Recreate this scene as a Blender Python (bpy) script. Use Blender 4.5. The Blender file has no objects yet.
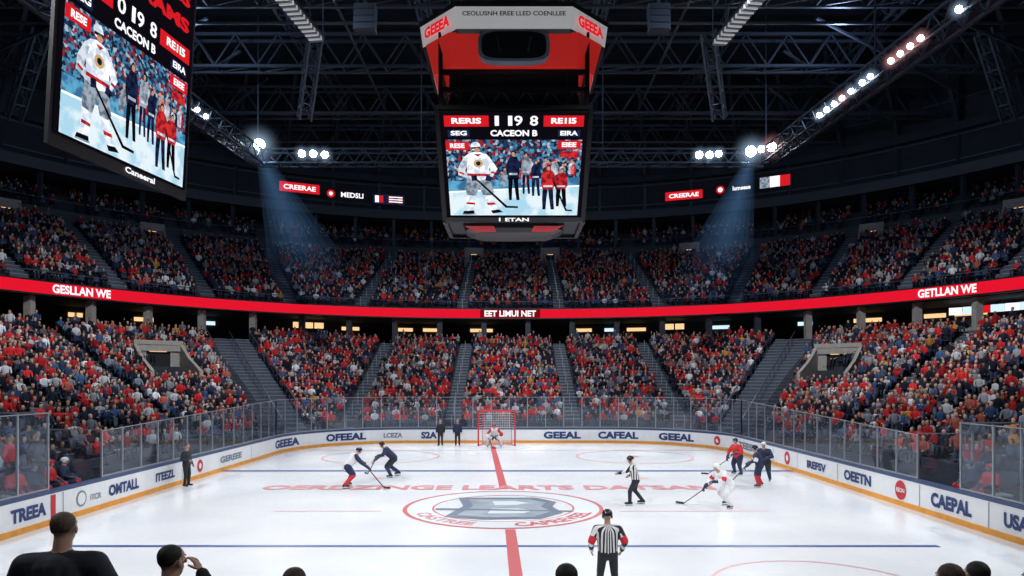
import bpy, math, random
import numpy as np
from mathutils import Vector, Matrix
random.seed(7)
rng = np.random.default_rng(7)
scene = bpy.context.scene
PI = math.pi
rad = math.radians

# ------------------------------------------------------------------ materials
def mat(name, col, rough=.6, metal=0.0, emit=0.0, noise=0.0, nscale=4.0, spec=.5, ecol=None):
    m = bpy.data.materials.new(name); m.use_nodes = True
    nt = m.node_tree; b = nt.nodes['Principled BSDF']
    c = (col[0], col[1], col[2], 1)
    b.inputs['Base Color'].default_value = c
    b.inputs['Roughness'].default_value = rough
    b.inputs['Metallic'].default_value = metal
    b.inputs['Specular IOR Level'].default_value = spec
    if emit > 0:
        b.inputs['Emission Color'].default_value = (ecol[0], ecol[1], ecol[2], 1) if ecol else c
        b.inputs['Emission Strength'].default_value = emit
    if noise > 0:
        tc = nt.nodes.new('ShaderNodeTexCoord'); n = nt.nodes.new('ShaderNodeTexNoise')
        n.inputs['Scale'].default_value = nscale; n.inputs['Detail'].default_value = 4
        r = nt.nodes.new('ShaderNodeValToRGB')
        r.color_ramp.elements[0].position = .3; r.color_ramp.elements[1].position = .7
        r.color_ramp.elements[0].color = tuple(max(0, x*(1-noise)) for x in col)+(1,)
        r.color_ramp.elements[1].color = tuple(min(1, x*(1+noise)) for x in col)+(1,)
        nt.links.new(tc.outputs['Object'], n.inputs['Vector'])
        nt.links.new(n.outputs['Fac'], r.inputs['Fac'])
        nt.links.new(r.outputs['Color'], b.inputs['Base Color'])
    return m

def emat(name, col, s=1.0, col2=None, nscale=3.0):
    m = bpy.data.materials.new(name); m.use_nodes = True
    nt = m.node_tree; nt.nodes.clear()
    e = nt.nodes.new('ShaderNodeEmission'); o = nt.nodes.new('ShaderNodeOutputMaterial')
    e.inputs['Color'].default_value = (col[0], col[1], col[2], 1); e.inputs['Strength'].default_value = s
    nt.links.new(e.outputs[0], o.inputs['Surface'])
    if col2:
        tc = nt.nodes.new('ShaderNodeTexCoord'); n = nt.nodes.new('ShaderNodeTexNoise')
        n.inputs['Scale'].default_value = nscale; n.inputs['Detail'].default_value = 3
        r = nt.nodes.new('ShaderNodeValToRGB')
        r.color_ramp.elements[0].position = .42; r.color_ramp.elements[1].position = .56
        r.color_ramp.elements[0].color = col2+(1,); r.color_ramp.elements[1].color = tuple(col)+(1,)
        nt.links.new(tc.outputs['Object'], n.inputs['Vector']); nt.links.new(n.outputs['Fac'], r.inputs['Fac'])
        nt.links.new(r.outputs['Color'], e.inputs['Color'])
    return m

M = {}
M['conc'] = mat('stand_concrete', (.03, .037, .052), .8, noise=.3, nscale=1.5)
M['aisle'] = mat('aisle_steps', (.06, .075, .105), .8, noise=.2)
M['nose'] = mat('step_nosing', (.20, .23, .27), .7)
M['dark'] = mat('dark_wall', (.012, .016, .024), .8, noise=.3, nscale=.6)
M['dark2'] = mat('dark_fascia', (.03, .04, .058), .6)
M['ceil'] = mat('roof_deck', (.007, .010, .017), .9, noise=.4, nscale=.4)
M['steel'] = mat('truss_steel', (.06, .075, .10), .5, .3)
M['steel_b'] = mat('catwalk_steel', (.05, .06, .08), .5, .4)
M['black'] = mat('black_metal', (.008, .009, .011), .4, .2)
M['blackm'] = mat('black_matte', (.01, .01, .012), .8)
M['grey'] = mat('grey_frame', (.35, .38, .42), .35, .6)
M['white'] = mat('white_panel', (.80, .81, .82), .4, noise=.03)
M['blue'] = mat('navy_print', (.012, .035, .15), .5)
M['greyp'] = mat('grey_print', (.20, .23, .28), .5)
M['redp'] = mat('red_print', (.55, .015, .02), .5)
M['kick'] = mat('kick_plate', (.78, .33, .04), .5, noise=.1)
M['cap'] = mat('board_cap', (.03, .06, .15), .4)
M['beige'] = mat('vomitory_wall', (.34, .32, .29), .8, noise=.1)
M['warm'] = emat('concourse_light', (1, .62, .3), 1.1)
M['cool'] = emat('concession_light', (.65, .85, 1), 1.1)
M['lamp'] = emat('flood_lamp', (.85, .93, 1), 40)
M['lamp2'] = emat('flood_lamp_warm', (1, .72, .68), 18)
M['ribbon'] = emat('ribbon_led_red', (.72, .007, .025), 1.1)
M['ribbon_d'] = emat('ribbon_led_dark', (.30, .003, .01), .7)
M['ewhite'] = emat('led_white', (.95, .96, 1), 1.15)
M['ejersey'] = emat('led_player_white', (.95, .96, 1), 1.15, (.52, .6, .72), 4.5)
M['ejersey2'] = emat('led_player_shade', (.72, .78, .86), 1.0, (.35, .42, .52), 5)
M['ered'] = emat('led_red', (.74, .012, .02), .95)
M['eredf'] = emat('led_fabric_red', (.72, .03, .03), .95, (.25, .01, .02), 6)
M['eblack'] = emat('led_black', (.004, .003, .006), 1.0)
M['enavy'] = emat('led_navy', (.012, .02, .07), 1.0, (.004, .006, .02), 5)
M['eice'] = emat('led_ice', (.80, .92, .98), 1.0, (.42, .70, .86), 1.6)
M['ecyan'] = emat('led_cyan', (.12, .42, .65), 1.0, (.04, .16, .32), 3)
M['eskin'] = emat('led_skin', (.60, .3, .2), 1.0)
M['egold'] = emat('led_gold', (.8, .5, .2), .8)
M['egrey'] = emat('led_grey', (.35, .42, .5), 1.0, (.12, .15, .2), 5)
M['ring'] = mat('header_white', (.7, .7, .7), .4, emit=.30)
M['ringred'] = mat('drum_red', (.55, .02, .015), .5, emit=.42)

def crowd_led():
    m = bpy.data.materials.new('led_crowd_picture'); m.use_nodes = True
    nt = m.node_tree; nt.nodes.clear()
    tc = nt.nodes.new('ShaderNodeTexCoord'); v = nt.nodes.new('ShaderNodeTexVoronoi')
    v.inputs['Scale'].default_value = 11
    r = nt.nodes.new('ShaderNodeValToRGB'); r.color_ramp.interpolation = 'CONSTANT'
    el = r.color_ramp.elements
    cols = [(0, (.02, .05, .12)), (.25, (.05, .2, .38)), (.42, (.02, .02, .05)), (.62, (.38, .03, .04)), (.74, (.1, .35, .55)), (.88, (.5, .6, .7))]
    el[0].position = 0; el[0].color = cols[0][1]+(1,)
    el[1].position = cols[1][0]; el[1].color = cols[1][1]+(1,)
    for p, c in cols[2:]:
        e = el.new(p); e.color = c+(1,)
    sp = nt.nodes.new('ShaderNodeSeparateColor')
    e = nt.nodes.new('ShaderNodeEmission'); o = nt.nodes.new('ShaderNodeOutputMaterial')
    nt.links.new(tc.outputs['Object'], v.inputs['Vector'])
    nt.links.new(v.outputs['Color'], sp.inputs[0]); nt.links.new(sp.outputs[0], r.inputs['Fac'])
    nt.links.new(r.outputs['Color'], e.inputs['Color']); nt.links.new(e.outputs[0], o.inputs['Surface'])
    e.inputs['Strength'].default_value = .8
    return m
M['ecrowd'] = crowd_led()

def ice_mat():
    m = bpy.data.materials.new('ice_surface'); m.use_nodes = True
    nt = m.node_tree; b = nt.nodes['Principled BSDF']
    tc = nt.nodes.new('ShaderNodeTexCoord')
    n = nt.nodes.new('ShaderNodeTexNoise'); n.inputs['Scale'].default_value = .35; n.inputs['Detail'].default_value = 6
    r = nt.nodes.new('ShaderNodeValToRGB')
    r.color_ramp.elements[0].position = .3; r.color_ramp.elements[0].color = (.74, .77, .81, 1)
    r.color_ramp.elements[1].position = .7; r.color_ramp.elements[1].color = (.85, .87, .88, 1)
    n2 = nt.nodes.new('ShaderNodeTexNoise'); n2.inputs['Scale'].default_value = 6; n2.inputs['Detail'].default_value = 5
    mr = nt.nodes.new('ShaderNodeMapRange'); mr.inputs['To Min'].default_value = .08; mr.inputs['To Max'].default_value = .30
    nt.links.new(tc.outputs['Object'], n.inputs['Vector']); nt.links.new(tc.outputs['Object'], n2.inputs['Vector'])
    nt.links.new(n.outputs['Fac'], r.inputs['Fac']); nt.links.new(r.outputs['Color'], b.inputs['Base Color'])
    nt.links.new(n2.outputs['Fac'], mr.inputs['Value']); nt.links.new(mr.outputs[0], b.inputs['Roughness'])
    b.inputs['Specular IOR Level'].default_value = .40
    return m
M['ice'] = ice_mat()
M['iceblue'] = mat('ice_line_blue', (.04, .09, .26), .4)
M['icered'] = mat('ice_line_red', (.50, .06, .07), .4)
M['iceredf'] = mat('ice_print_faded_red', (.55, .19, .20), .4)
M['icethin'] = mat('ice_line_thin', (.62, .36, .36), .4)
M['icegrey'] = mat('ice_crest_grey', (.25, .30, .35), .4, noise=.3, nscale=1.2)
M['icedark'] = mat('ice_crest_slate', (.09, .13, .19), .4, noise=.2)
M['icepale'] = mat('ice_crest_pale', (.58, .63, .66), .4)

def glass_mat(name, tint, fac, rough=.05):
    m = bpy.data.materials.new(name); m.use_nodes = True
    nt = m.node_tree; nt.nodes.clear()
    t = nt.nodes.new('ShaderNodeBsdfTransparent'); g = nt.nodes.new('ShaderNodeBsdfGlossy')
    t.inputs['Color'].default_value = tint+(1,)
    g.inputs['Roughness'].default_value = rough; g.inputs['Color'].default_value = (.75, .85, 1, 1)
    d = nt.nodes.new('ShaderNodeBsdfDiffuse'); d.inputs['Color'].default_value = (.55, .65, .75, 1)
    a = nt.nodes.new('ShaderNodeMixShader'); a.inputs[0].default_value = .25
    x = nt.nodes.new('ShaderNodeMixShader'); x.inputs[0].default_value = fac
    o = nt.nodes.new('ShaderNodeOutputMaterial')
    nt.links.new(g.outputs[0], a.inputs[1]); nt.links.new(d.outputs[0], a.inputs[2])
    nt.links.new(t.outputs[0], x.inputs[1]); nt.links.new(a.outputs[0], x.inputs[2])
    nt.links.new(x.outputs[0], o.inputs['Surface'])
    return m
M['glass'] = glass_mat('plexiglass', (.88, .93, .97), .13)

# ------------------------------------------------------------------ mesh builder
def ortho(d):
    d = d.normalized()
    up = Vector((0, 0, 1)) if abs(d.z) < .95 else Vector((0, 1, 0))
    a = d.cross(up).normalized(); b = a.cross(d).normalized()
    return a, b

class MB:
    def __init__(s):
        s.v = []; s.f = []; s.m = []; s.mats = []
    def mi(s, m):
        if isinstance(m, str): m = M[m]
        if m not in s.mats: s.mats.append(m)
        return s.mats.index(m)
    def add(s, vs, fs, m):
        o = len(s.v); i = s.mi(m)
        s.v += [tuple(x) for x in vs]
        for f in fs:
            s.f.append(tuple(o+k for k in f)); s.m.append(i)
    def quad(s, a, b, c, d, m): s.add([a, b, c, d], [(0, 1, 2, 3)], m)
    def box(s, c, sz, m, rz=0.0):
        hx, hy, hz = sz[0]/2, sz[1]/2, sz[2]/2
        ca, sa = math.cos(rz), math.sin(rz)
        vs = []
        for dz in (-hz, hz):
            for dx, dy in ((-hx, -hy), (hx, -hy), (hx, hy), (-hx, hy)):
                vs.append((c[0]+dx*ca-dy*sa, c[1]+dx*sa+dy*ca, c[2]+dz))
        s.add(vs, [(3, 2, 1, 0), (4, 5, 6, 7), (0, 1, 5, 4), (1, 2, 6, 5), (2, 3, 7, 6), (3, 0, 4, 7)], m)
    def beam(s, p0, p1, w, h, m):
        p0 = Vector(p0); p1 = Vector(p1)
        if (p1-p0).length < 1e-5: return
        a, b = ortho(p1-p0)
        vs = []
        for p in (p0, p1):
            for x, y in ((-1, -1), (1, -1), (1, 1), (-1, 1)):
                vs.append(p+a*(x*w/2)+b*(y*h/2))
        s.add(vs, [(0, 1, 2, 3), (7, 6, 5, 4), (0, 4, 5, 1), (1, 5, 6, 2), (2, 6, 7, 3), (3, 7, 4, 0)], m)
    def cyl(s, p0, p1, r0, r1, m, n=12, caps=True):
        p0 = Vector(p0); p1 = Vector(p1); a, b = ortho(p1-p0)
        vs = []
        for p, r in ((p0, r0), (p1, r1)):
            for k in range(n):
                t = 2*PI*k/n; vs.append(p+a*(r*math.cos(t))+b*(r*math.sin(t)))
        fs = [(k, (k+1) % n, n+(k+1) % n, n+k) for k in range(n)]
        if caps: fs += [tuple(range(n-1, -1, -1)), tuple(range(n, 2*n))]
        s.add(vs, fs, m)
    def disc(s, c, nrm, r, m, n=16):
        a, b = ortho(Vector(nrm)); c = Vector(c)
        s.add([c+a*(r*math.cos(2*PI*k/n))+b*(r*math.sin(2*PI*k/n)) for k in range(n)], [tuple(range(n))], m)
    def ell(s, c, r, m, nu=12, nv=8, R=None, v0=0.0, v1=1.0):
        vs = []
        for j in range(nv+1):
            ph = PI*(v0+(v1-v0)*j/nv)
            for i in range(nu):
                th = 2*PI*i/nu
                p = Vector((r[0]*math.sin(ph)*math.cos(th), r[1]*math.sin(ph)*math.sin(th), r[2]*math.cos(ph)))
                if R is not None: p = R @ p
                vs.append((c[0]+p.x, c[1]+p.y, c[2]+p.z))
        fs = [(j*nu+i, (j+1)*nu+i, (j+1)*nu+(i+1) % nu, j*nu+(i+1) % nu) for j in range(nv) for i in range(nu)]
        s.add(vs, fs, m)
    def capsule(s, p0, p1, r0, r1, m, n=12, h=4):
        vs, fs = capsule_geo(p0, p1, r0, r1, n, h); s.add(vs, fs, m)
    def truss(s, p0, p1, w, h, n, m, c=.12, d=.07):
        p0 = Vector(p0); p1 = Vector(p1); a, b = ortho(p1-p0)
        def P(t, x, y): return p0.lerp(p1, t)+a*(x*w/2)+b*(y*h/2)
        for x, y in ((-1, -1), (1, -1), (1, 1), (-1, 1)):
            s.beam(P(0, x, y), P(1, x, y), c, c, m)
        for k in range(n):
            t0, t1, tm = k/n, (k+1)/n, (k+.5)/n
            for x in (-1, 1):
                s.beam(P(t0, x, -1), P(tm, x, 1), d, d, m); s.beam(P(tm, x, 1), P(t1, x, -1), d, d, m)
            s.beam(P(t0, -1, -1), P(t0, 1, -1), d, d, m); s.beam(P(tm, -1, 1), P(tm, 1, 1), d, d, m)
            s.beam(P(t0, -1, -1), P(t1, 1, -1), d, d, m)
    def build(s, name, parent=None, smooth=False, loc=None, rz=0.0):
        me = bpy.data.meshes.new(name); me.from_pydata(s.v, [], s.f)
        for m in s.mats: me.materials.append(m)
        me.polygons.foreach_set('material_index', s.m)
        if smooth: me.polygons.foreach_set('use_smooth', [True]*len(s.f))
        me.update()
        ob = bpy.data.objects.new(name, me); scene.collection.objects.link(ob)
        if loc is not None: ob.location = loc
        ob.rotation_euler[2] = rz
        if parent: ob.parent = parent
        return ob

def capsule_geo(p0, p1, r0, r1, n=12, h=4):
    p0 = Vector(p0); p1 = Vector(p1); d = p1-p0; L = d.length
    if L < 1e-4: d = Vector((0, 0, 1e-3)); p1 = p0+d
    a, b = ortho(d); d = d.normalized()
    rings = []
    for k in range(1, h+1):
        ph = (PI/2)*k/h; rings.append((p0-d*(r0*math.cos(ph)), r0*math.sin(ph)))
    for k in range(0, h):
        ph = (PI/2)*k/h; rings.append((p1+d*(r1*math.sin(ph)), r1*math.cos(ph)))
    vs = [p0-d*r0]
    for c, r in rings:
        for i in range(n):
            t = 2*PI*i/n; vs.append(c+a*(r*math.cos(t))+b*(r*math.sin(t)))
    vs.append(p1+d*r1)
    fs = [(0, 1+(i+1) % n, 1+i) for i in range(n)]
    for j in range(len(rings)-1):
        for i in range(n):
            fs.append((1+j*n+i, 1+j*n+(i+1) % n, 1+(j+1)*n+(i+1) % n, 1+(j+1)*n+i))
    l = len(vs)-1; o = 1+(len(rings)-1)*n
    fs += [(o+i, o+(i+1) % n, l) for i in range(n)]
    return vs, fs

# ------------------------------------------------------------------ text geometry
_tc = {}
def text_geo(s, bold=.03):
    k = (s, bold)
    if k in _tc: return _tc[k]
    cu = bpy.data.curves.new('t', 'FONT'); cu.body = s; cu.offset = bold; cu.resolution_u = 3
    ob = bpy.data.objects.new('t', cu); scene.collection.objects.link(ob)
    dg = bpy.context.evaluated_depsgraph_get(); me = bpy.data.meshes.new_from_object(ob.evaluated_get(dg))
    vs = np.array([v.co[:2] for v in me.vertices]); fs = [tuple(p.vertices) for p in me.polygons]
    bpy.data.objects.remove(ob); bpy.data.curves.remove(cu); bpy.data.meshes.remove(me)
    mn = vs.min(0); mx = vs.max(0)
    vs = (vs-mn)/(mx-mn)
    _tc[k] = (vs, fs); return _tc[k]
def put_text(mb, s, m, w, h, fn, bold=.03, shear=0.0):
    vs, fs = text_geo(s, bold)
    mb.add([fn((x-.5)*w+shear*(y-.5)*h, (y-.5)*h) for x, y in vs], fs, m)

# ------------------------------------------------------------------ paths
class Path:
    def __init__(s, pts):
        s.p = np.array(pts, float); d = np.diff(s.p, axis=0); s.l = np.r_[0, np.cumsum(np.hypot(d[:, 0], d[:, 1]))]
        s.L = s.l[-1]
    def at(s, q):
        x = float(np.interp(q, s.l, s.p[:, 0])); y = float(np.interp(q, s.l, s.p[:, 1]))
        e = .15
        a = np.array([np.interp(q-e, s.l, s.p[:, 0]), np.interp(q-e, s.l, s.p[:, 1])])
        b = np.array([np.interp(q+e, s.l, s.p[:, 0]), np.interp(q+e, s.l, s.p[:, 1])])
        t = b-a; t = t/np.linalg.norm(t)
        return x, y, t[0], t[1]
    def off(s, q, o):    # o>0 inward (right-hand side)
        x, y, tx, ty = s.at(q); return x+ty*o, y-tx*o

XL, XR, YF, YN, RC = -14.0, 13.6, 47.5, 9.0, 7.0
pts = [(XL, 10.0)]
pts += [(XL, y) for y in np.arange(11, YF-RC, 1.0)]
for k in range(0, 25):
    a = PI/2*k/24; pts.append((XL+RC-RC*math.cos(a), YF-RC+RC*math.sin(a)))
pts += [(x, YF) for x in np.arange(XL+RC+1, XR-RC, 1.0)]
for k in range(0, 25):
    a = PI/2*k/24; pts.append((XR-RC+RC*math.sin(a), YF-RC+RC*math.cos(a)))
pts += [(XR, y) for y in np.arange(YF-RC-1, 10, -1.0)]
pts += [(XR, 10.0), (XR-.3, 9.3), (XR-1, YN), (0, YN), (XL+1, YN), (XL+.3, 9.3), (XL, 10.0)]
board = Path(pts)

# ------------------------------------------------------------------ ice
mb = MB()
mb.add([(x, y, 0.0) for x, y in pts[:-1]], [tuple(range(len(pts)-2, -1, -1))], 'ice')
ice = mb.build('ice_rink')
mb = MB()
zI = .006
def strip(x0, y0, x1, y1, w, m, z=zI):
    d = Vector((x1-x0, y1-y0, 0)).normalized(); n = Vector((-d.y, d.x, 0))*(w/2)
    a = Vector((x0, y0, z)); b = Vector((x1, y1, z))
    mb.quad(a-n, b-n, b+n, a+n, m)
def ringf(cx, cy, r0, r1, m, z=zI, n=64, a0=0, a1=2*PI):
    vs = []
    for k in range(n+1):
        a = a0+(a1-a0)*k/n
        vs += [(cx+r0*math.cos(a), cy+r0*math.sin(a), z), (cx+r1*math.cos(a), cy+r1*math.sin(a), z)]
    mb.add(vs, [(2*k, 2*k+1, 2*k+3, 2*k+2) for k in range(n)], m)
strip(-11.8, 18.0, 11.3, 18.0, .22, 'iceblue')
strip(XL+.05, 32.9, XR-.05, 32.9, .5, 'iceblue')
strip(-1.30, 45.4, -.33, 27.4, .32, 'icered', .008)
strip(-.05, 20.0, .16, 13.0, .30, 'icered', .008)
strip(-13.0, 42.6, 12.6, 42.6, .12, 'icered')
strip(-8.0, 22.8, -4.4, 22.8, .10, 'icethin'); strip(3.6, 22.8, 8.6, 22.8, .10, 'icethin')
CX, CY = -.3, 23.5
ringf(CX, CY, 3.30, 3.44, 'icered'); ringf(CX, CY, 2.45, 3.28, 'icepale', .005); ringf(CX, CY, 2.38, 2.45, 'icered')
for fx, fy in ((-7.5, 39), (7.0, 39)):
    ringf(fx, fy, 3.2, 3.34, 'icethin'); ringf(fx, fy, 0, .3, 'icered')
ringf(6.6, 14.2, 2.3, 2.38, 'icethin'); ringf(6.6, 14.2, 0, .22, 'icered')
ringf(-7.5, 14.2, 0, .2, 'icered')
for fx, fy in ((-6, 30.4), (5.8, 30.4)): ringf(fx, fy, 0, .3, 'icethin')
ringf(-1.05, 45.2, 0, 2.4, 'icepale', .004, a0=PI, a1=2*PI)
def poly(ptsl, m, z): mb.add([(CX+x, CY+y, z) for x, y in ptsl], [tuple(range(len(ptsl)))], m)
poly([(-1.9, -1.7), (-.6, -2.1), (1.2, -2.0), (2.0, -1.0), (1.7, .1), (1.9, 1.0), (1.2, 1.9), (-1.7, 1.9), (-1.4, .2)], 'icedark', .009)
poly([(-1.5, -1.4), (-.5, -1.75), (1.0, -1.65), (1.6, -.8), (1.3, .1), (1.5, .9), (.9, 1.55), (-1.3, 1.55), (-1.05, .2)], 'icegrey', .011)
poly([(-.5, -1.15), (.7, -1.1), (1.0, -.6), (.5, -.25), (-.4, -.3)], 'icepale', .013)
poly([(-.3, .35), (.5, .4), (.9, .8), (.4, 1.15), (-.4, 1.1)], 'icepale', .013)
poly([(-2.3, -.5), (2.35, -.85), (2.35, -.65), (-2.3, -.2)], 'icedark', .014)
put_text(mb, 'OERDZINGE LEARTS DATSAN', 'iceredf', 18.4, 1.15, lambda u, v: (-.95+u, 27.8+v, .01), .035)
def circ_fn(r, a_mid):
    def f(u, v):
        a = a_mid+u/r; rr = r+v
        return (CX+rr*math.cos(a), CY+rr*math.sin(a), .012)
    return f
def flipc(r, a_mid):
    # bottom arc: left-to-right means increasing angle, letter tops point to the centre
    def f(u, v):
        a = a_mid+u/r; rr = r-v
        return (CX+rr*math.cos(a), CY+rr*math.sin(a), .012)
    return f
put_text(mb, 'CAPREVEEL', 'icered', 3.2, .55, flipc(2.86, -PI*.28), .03)
put_text(mb, 'CASTREE', 'iceredf', 2.6, .5, flipc(2.86, -PI*.74), .03)
mk = mb.build('ice_markings', parent=ice)

# ------------------------------------------------------------------ boards
mb = MB()
def loft(mb, path, q0, q1, step, prof):
    n = max(2, int((q1-q0)/step)); qs = np.linspace(q0, q1, n+1)
    for a, b in zip(qs[:-1], qs[1:]):
        for (o0, z0, m), (o1, z1, _) in zip(prof[:-1], prof[1:]):
            p = path.off(a, o0); q = path.off(b, o0); r = path.off(b, o1); s_ = path.off(a, o1)
            mb.quad((p[0], p[1], z0), (q[0], q[1], z0), (r[0], r[1], z1), (s_[0], s_[1], z1), m)
loft(mb, board, 0, board.L, .5, [(.02, 0, 'kick'), (.02, .17, 'kick'), (0, .18, 'white'), (0, .94, 'cap'), (.02, .95, 'cap'), (.02, 1.06, 'cap'), (-.13, 1.07, 'cap'), (-.13, 0, 'cap')])
def bfn(q, z, o=.015):
    def f(u, v):
        x, y = board.off(q+u, o); return (x, y, z+v)
    return f
for q, s, w, h, m in ((9.7, 'TREEA', 1.45, .40, 'blue'), (14.55, 'OMTALL', 1.9, .40, 'blue'), (17.45, 'ITEEZL', 1.5, .34, 'blue'),
                      (23.9, 'GEREEE', 2.6, .32, 'greyp'), (31.7, 'GEEEA', 3.0, .50, 'blue'), (36.9, 'OFEEAL', 2.9, .50, 'blue'),
                      (40.2, 'LCEZA', 1.3, .34, 'greyp'), (42.7, 'S2A', 1.1, .48, 'blue'), (52.0, 'GEEAL', 2.6, .50, 'blue'), (55.9, 'CAFEAL', 2.8, .50, 'blue'),
                      (60.0, 'GEEAL', 2.6, .50, 'blue'), (67.3, 'TEESL', 3.0, .40, 'greyp'), (76.2, 'IREFSV', 1.9, .36, 'blue'),
                      (79.8, 'OEETN', 2.1, .42, 'blue'), (85.5, 'CAEPAL', 1.95, .46, 'blue'), (88.3, 'USAI', 1.0, .42, 'blue')):
    put_text(mb, s, m, w, h, bfn(q, .55), .05)
def bdisc(q, z, ru, m, o, n=20, rv=None):
    rv = rv or ru
    mb.add([bfn(q, z, o)(ru*math.cos(2*PI*k/n), rv*math.sin(2*PI*k/n)) for k in range(n)], [tuple(range(n))], m)
for q, r in ((20.5, .28), (63.3, .3), (73.0, .33), (82.8, .34)):
    bdisc(q, .55, r, 'redp', .014)
    if r > .33: put_text(mb, 'REON', 'white', .5, .16, bfn(q, .55, .02), .03)
    else: bdisc(q, .55, r*.45, 'white', .018)
bdisc(12.1, .55, .26, 'greyp', .014); bdisc(12.1, .55, .2, 'white', .017); put_text(mb, 'ITCR', 'greyp', .6, .2, bfn(12.85, .5, .02), .02)
for q in (11.2, 18.9, 26.5, 65.0, 71.2, 74.2, 78.2, 83.9, 87.2):
    mb.quad(bfn(q, .18, .012)(-.015, 0), bfn(q, .18, .012)(.015, 0), bfn(q, .92, .012)(.015, 0), bfn(q, .92, .012)(-.015, 0), 'greyp')
mb.quad(bfn(10.75, .2, .013)(-.12, 0), bfn(10.75, .2, .013)(.1, 0), bfn(10.75, .9, .013)(.1, 0), bfn(10.75, .9, .013)(-.12, 0), 'redp')
mb.build('rink_dasher_boards')

# glass
mb = MB()
def glass_run(q0, q1, h0, h1, step=1.25):
    n = max(1, round((q1-q0)/step)); qs = np.linspace(q0, q1, n+1)
    for i, q in enumerate(qs):
        z = h0+(h1-h0)*i/n; x, y = board.off(q, -.06)
        mb.beam((x, y, 1.0), (x, y, z+.03), .055, .055, 'grey')
    for i in range(n):
        za = h0+(h1-h0)*i/n; zb = h0+(h1-h0)*(i+1)/n
        a = board.off(qs[i], -.06); b = board.off(qs[i+1], -.06)
        mb.quad((*a, 1.07), (*b, 1.07), (*b, zb), (*a, za), 'glass')
        mb.beam((*a, za), (*b, zb), .03, .03, 'grey')
        mb.beam((*a, 1.1), (*b, 1.1), .05, .05, 'grey')
glass_run(5.5, 10.6, 3.4, 3.4)
glass_run(13.3, 30.5, 2.65, 3.2)
glass_run(30.5, 66.1, 3.2, 3.2)
glass_run(66.1, 83.7, 3.2, 2.55)
glass_run(85.9, 88.7, 3.1, 3.1); glass_run(88.7, 93, 3.3, 3.3)
for q, h in ((10.6, 3.4), (13.3, 2.7), (83.7, 2.6), (85.9, 3.1)):
    a = board.off(q, -.06); b = board.off(q, -1.9)
    mb.quad((*a, 1.07), (*b, 1.07), (*b, h), (*a, h), 'glass'); mb.beam((*a, h), (*b, h), .04, .04, 'grey'); mb.beam((*b, .3), (*b, h), .06, .06, 'grey')
mb.build('rink_safety_glass')

# ------------------------------------------------------------------ bowl
CYB = 22.0
def sup(a, b, n=2.25):
    return lambda th: (abs(math.sin(th)/a)**n+abs(math.cos(th)/b)**n)**(-1/n)
Rin = sup(16.2, 27.6, 5); Rl = sup(38, 44); R2 = sup(54, 60); R3 = sup(58.5, 64.5)
def RP(R, th, z): return (R*math.sin(th), CYB+R*math.cos(th), z)
THS = np.linspace(rad(-112), rad(112), 169)
def lerpR(A, B, t): return lambda th: A(th)*(1-t)+B(th)*t
def ringsurf(mb, prof, m, ths=THS):
    n = len(prof); vs = []
    for th in ths:
        for Rf, z in prof: vs.append(RP(Rf(th), th, z))
    fs = [(i*n+j, (i+1)*n+j, (i+1)*n+j+1, i*n+j+1) for i in range(len(ths)-1) for j in range(n-1)]
    mb.add(vs, fs, m)
def offR(R, o): return lambda th: R(th)+o

def tier(mb, A, B, z0, z1, n, m):
    prof = []
    for k in range(n):
        prof.append((lerpR(A, B, k/n), z0+(z1-z0)*k/n)); prof.append((lerpR(A, B, (k+1)/n), z0+(z1-z0)*k/n))
    ringsurf(mb, prof, m)
NL, NU, N3 = 27, 20, 6
ZL0, ZL1, ZU0, ZU1, Z30, Z31 = 1.0, 7.9, 11.3, 19.0, 20.2, 23.0

def aisle_lower(x, y, th):
    if abs(th) < rad(27):
        for a, w in ((-4.4, .75), (4.5, .75), (-11.8, .75), (12.2, .75)):
            if abs(x-a) < w: return True
        return False
    r = math.hypot(x, y-CYB)
    for a, w in ((34, 1.9), (52, .7), (64, .7), (76, .7), (88, .7), (100, .7)):
        if abs(r*math.sin(abs(th)-rad(a))) < w: return True
    return False
def aisle_upper(x, y, th):
    if abs(th) < rad(22):
        for a in (-14.2, -4.8, 4.6, 13.8):
            if abs(x-a) < .7: return True
        return False
    r = math.hypot(x, y-CYB)
    for a in (27, 36, 45, 54, 64, 74, 84, 94):
        if abs(r*math.sin(abs(th)-rad(a))) < .7: return True
    return False
def tl(r, th): return (r-Rin(th))/(Rl(th)-Rin(th))
VOM = [(-44, .60), (41, .58), (-70, .6), (70, .6)]
def in_vom(r, th):
    for a, t in VOM:
        if abs(r*math.sin(th-rad(a))) < 1.9 and abs(th-rad(a)) < .3:
            tt = tl(r, th)
            if t-.17 < tt < t+.06: return True
    return False

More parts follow.
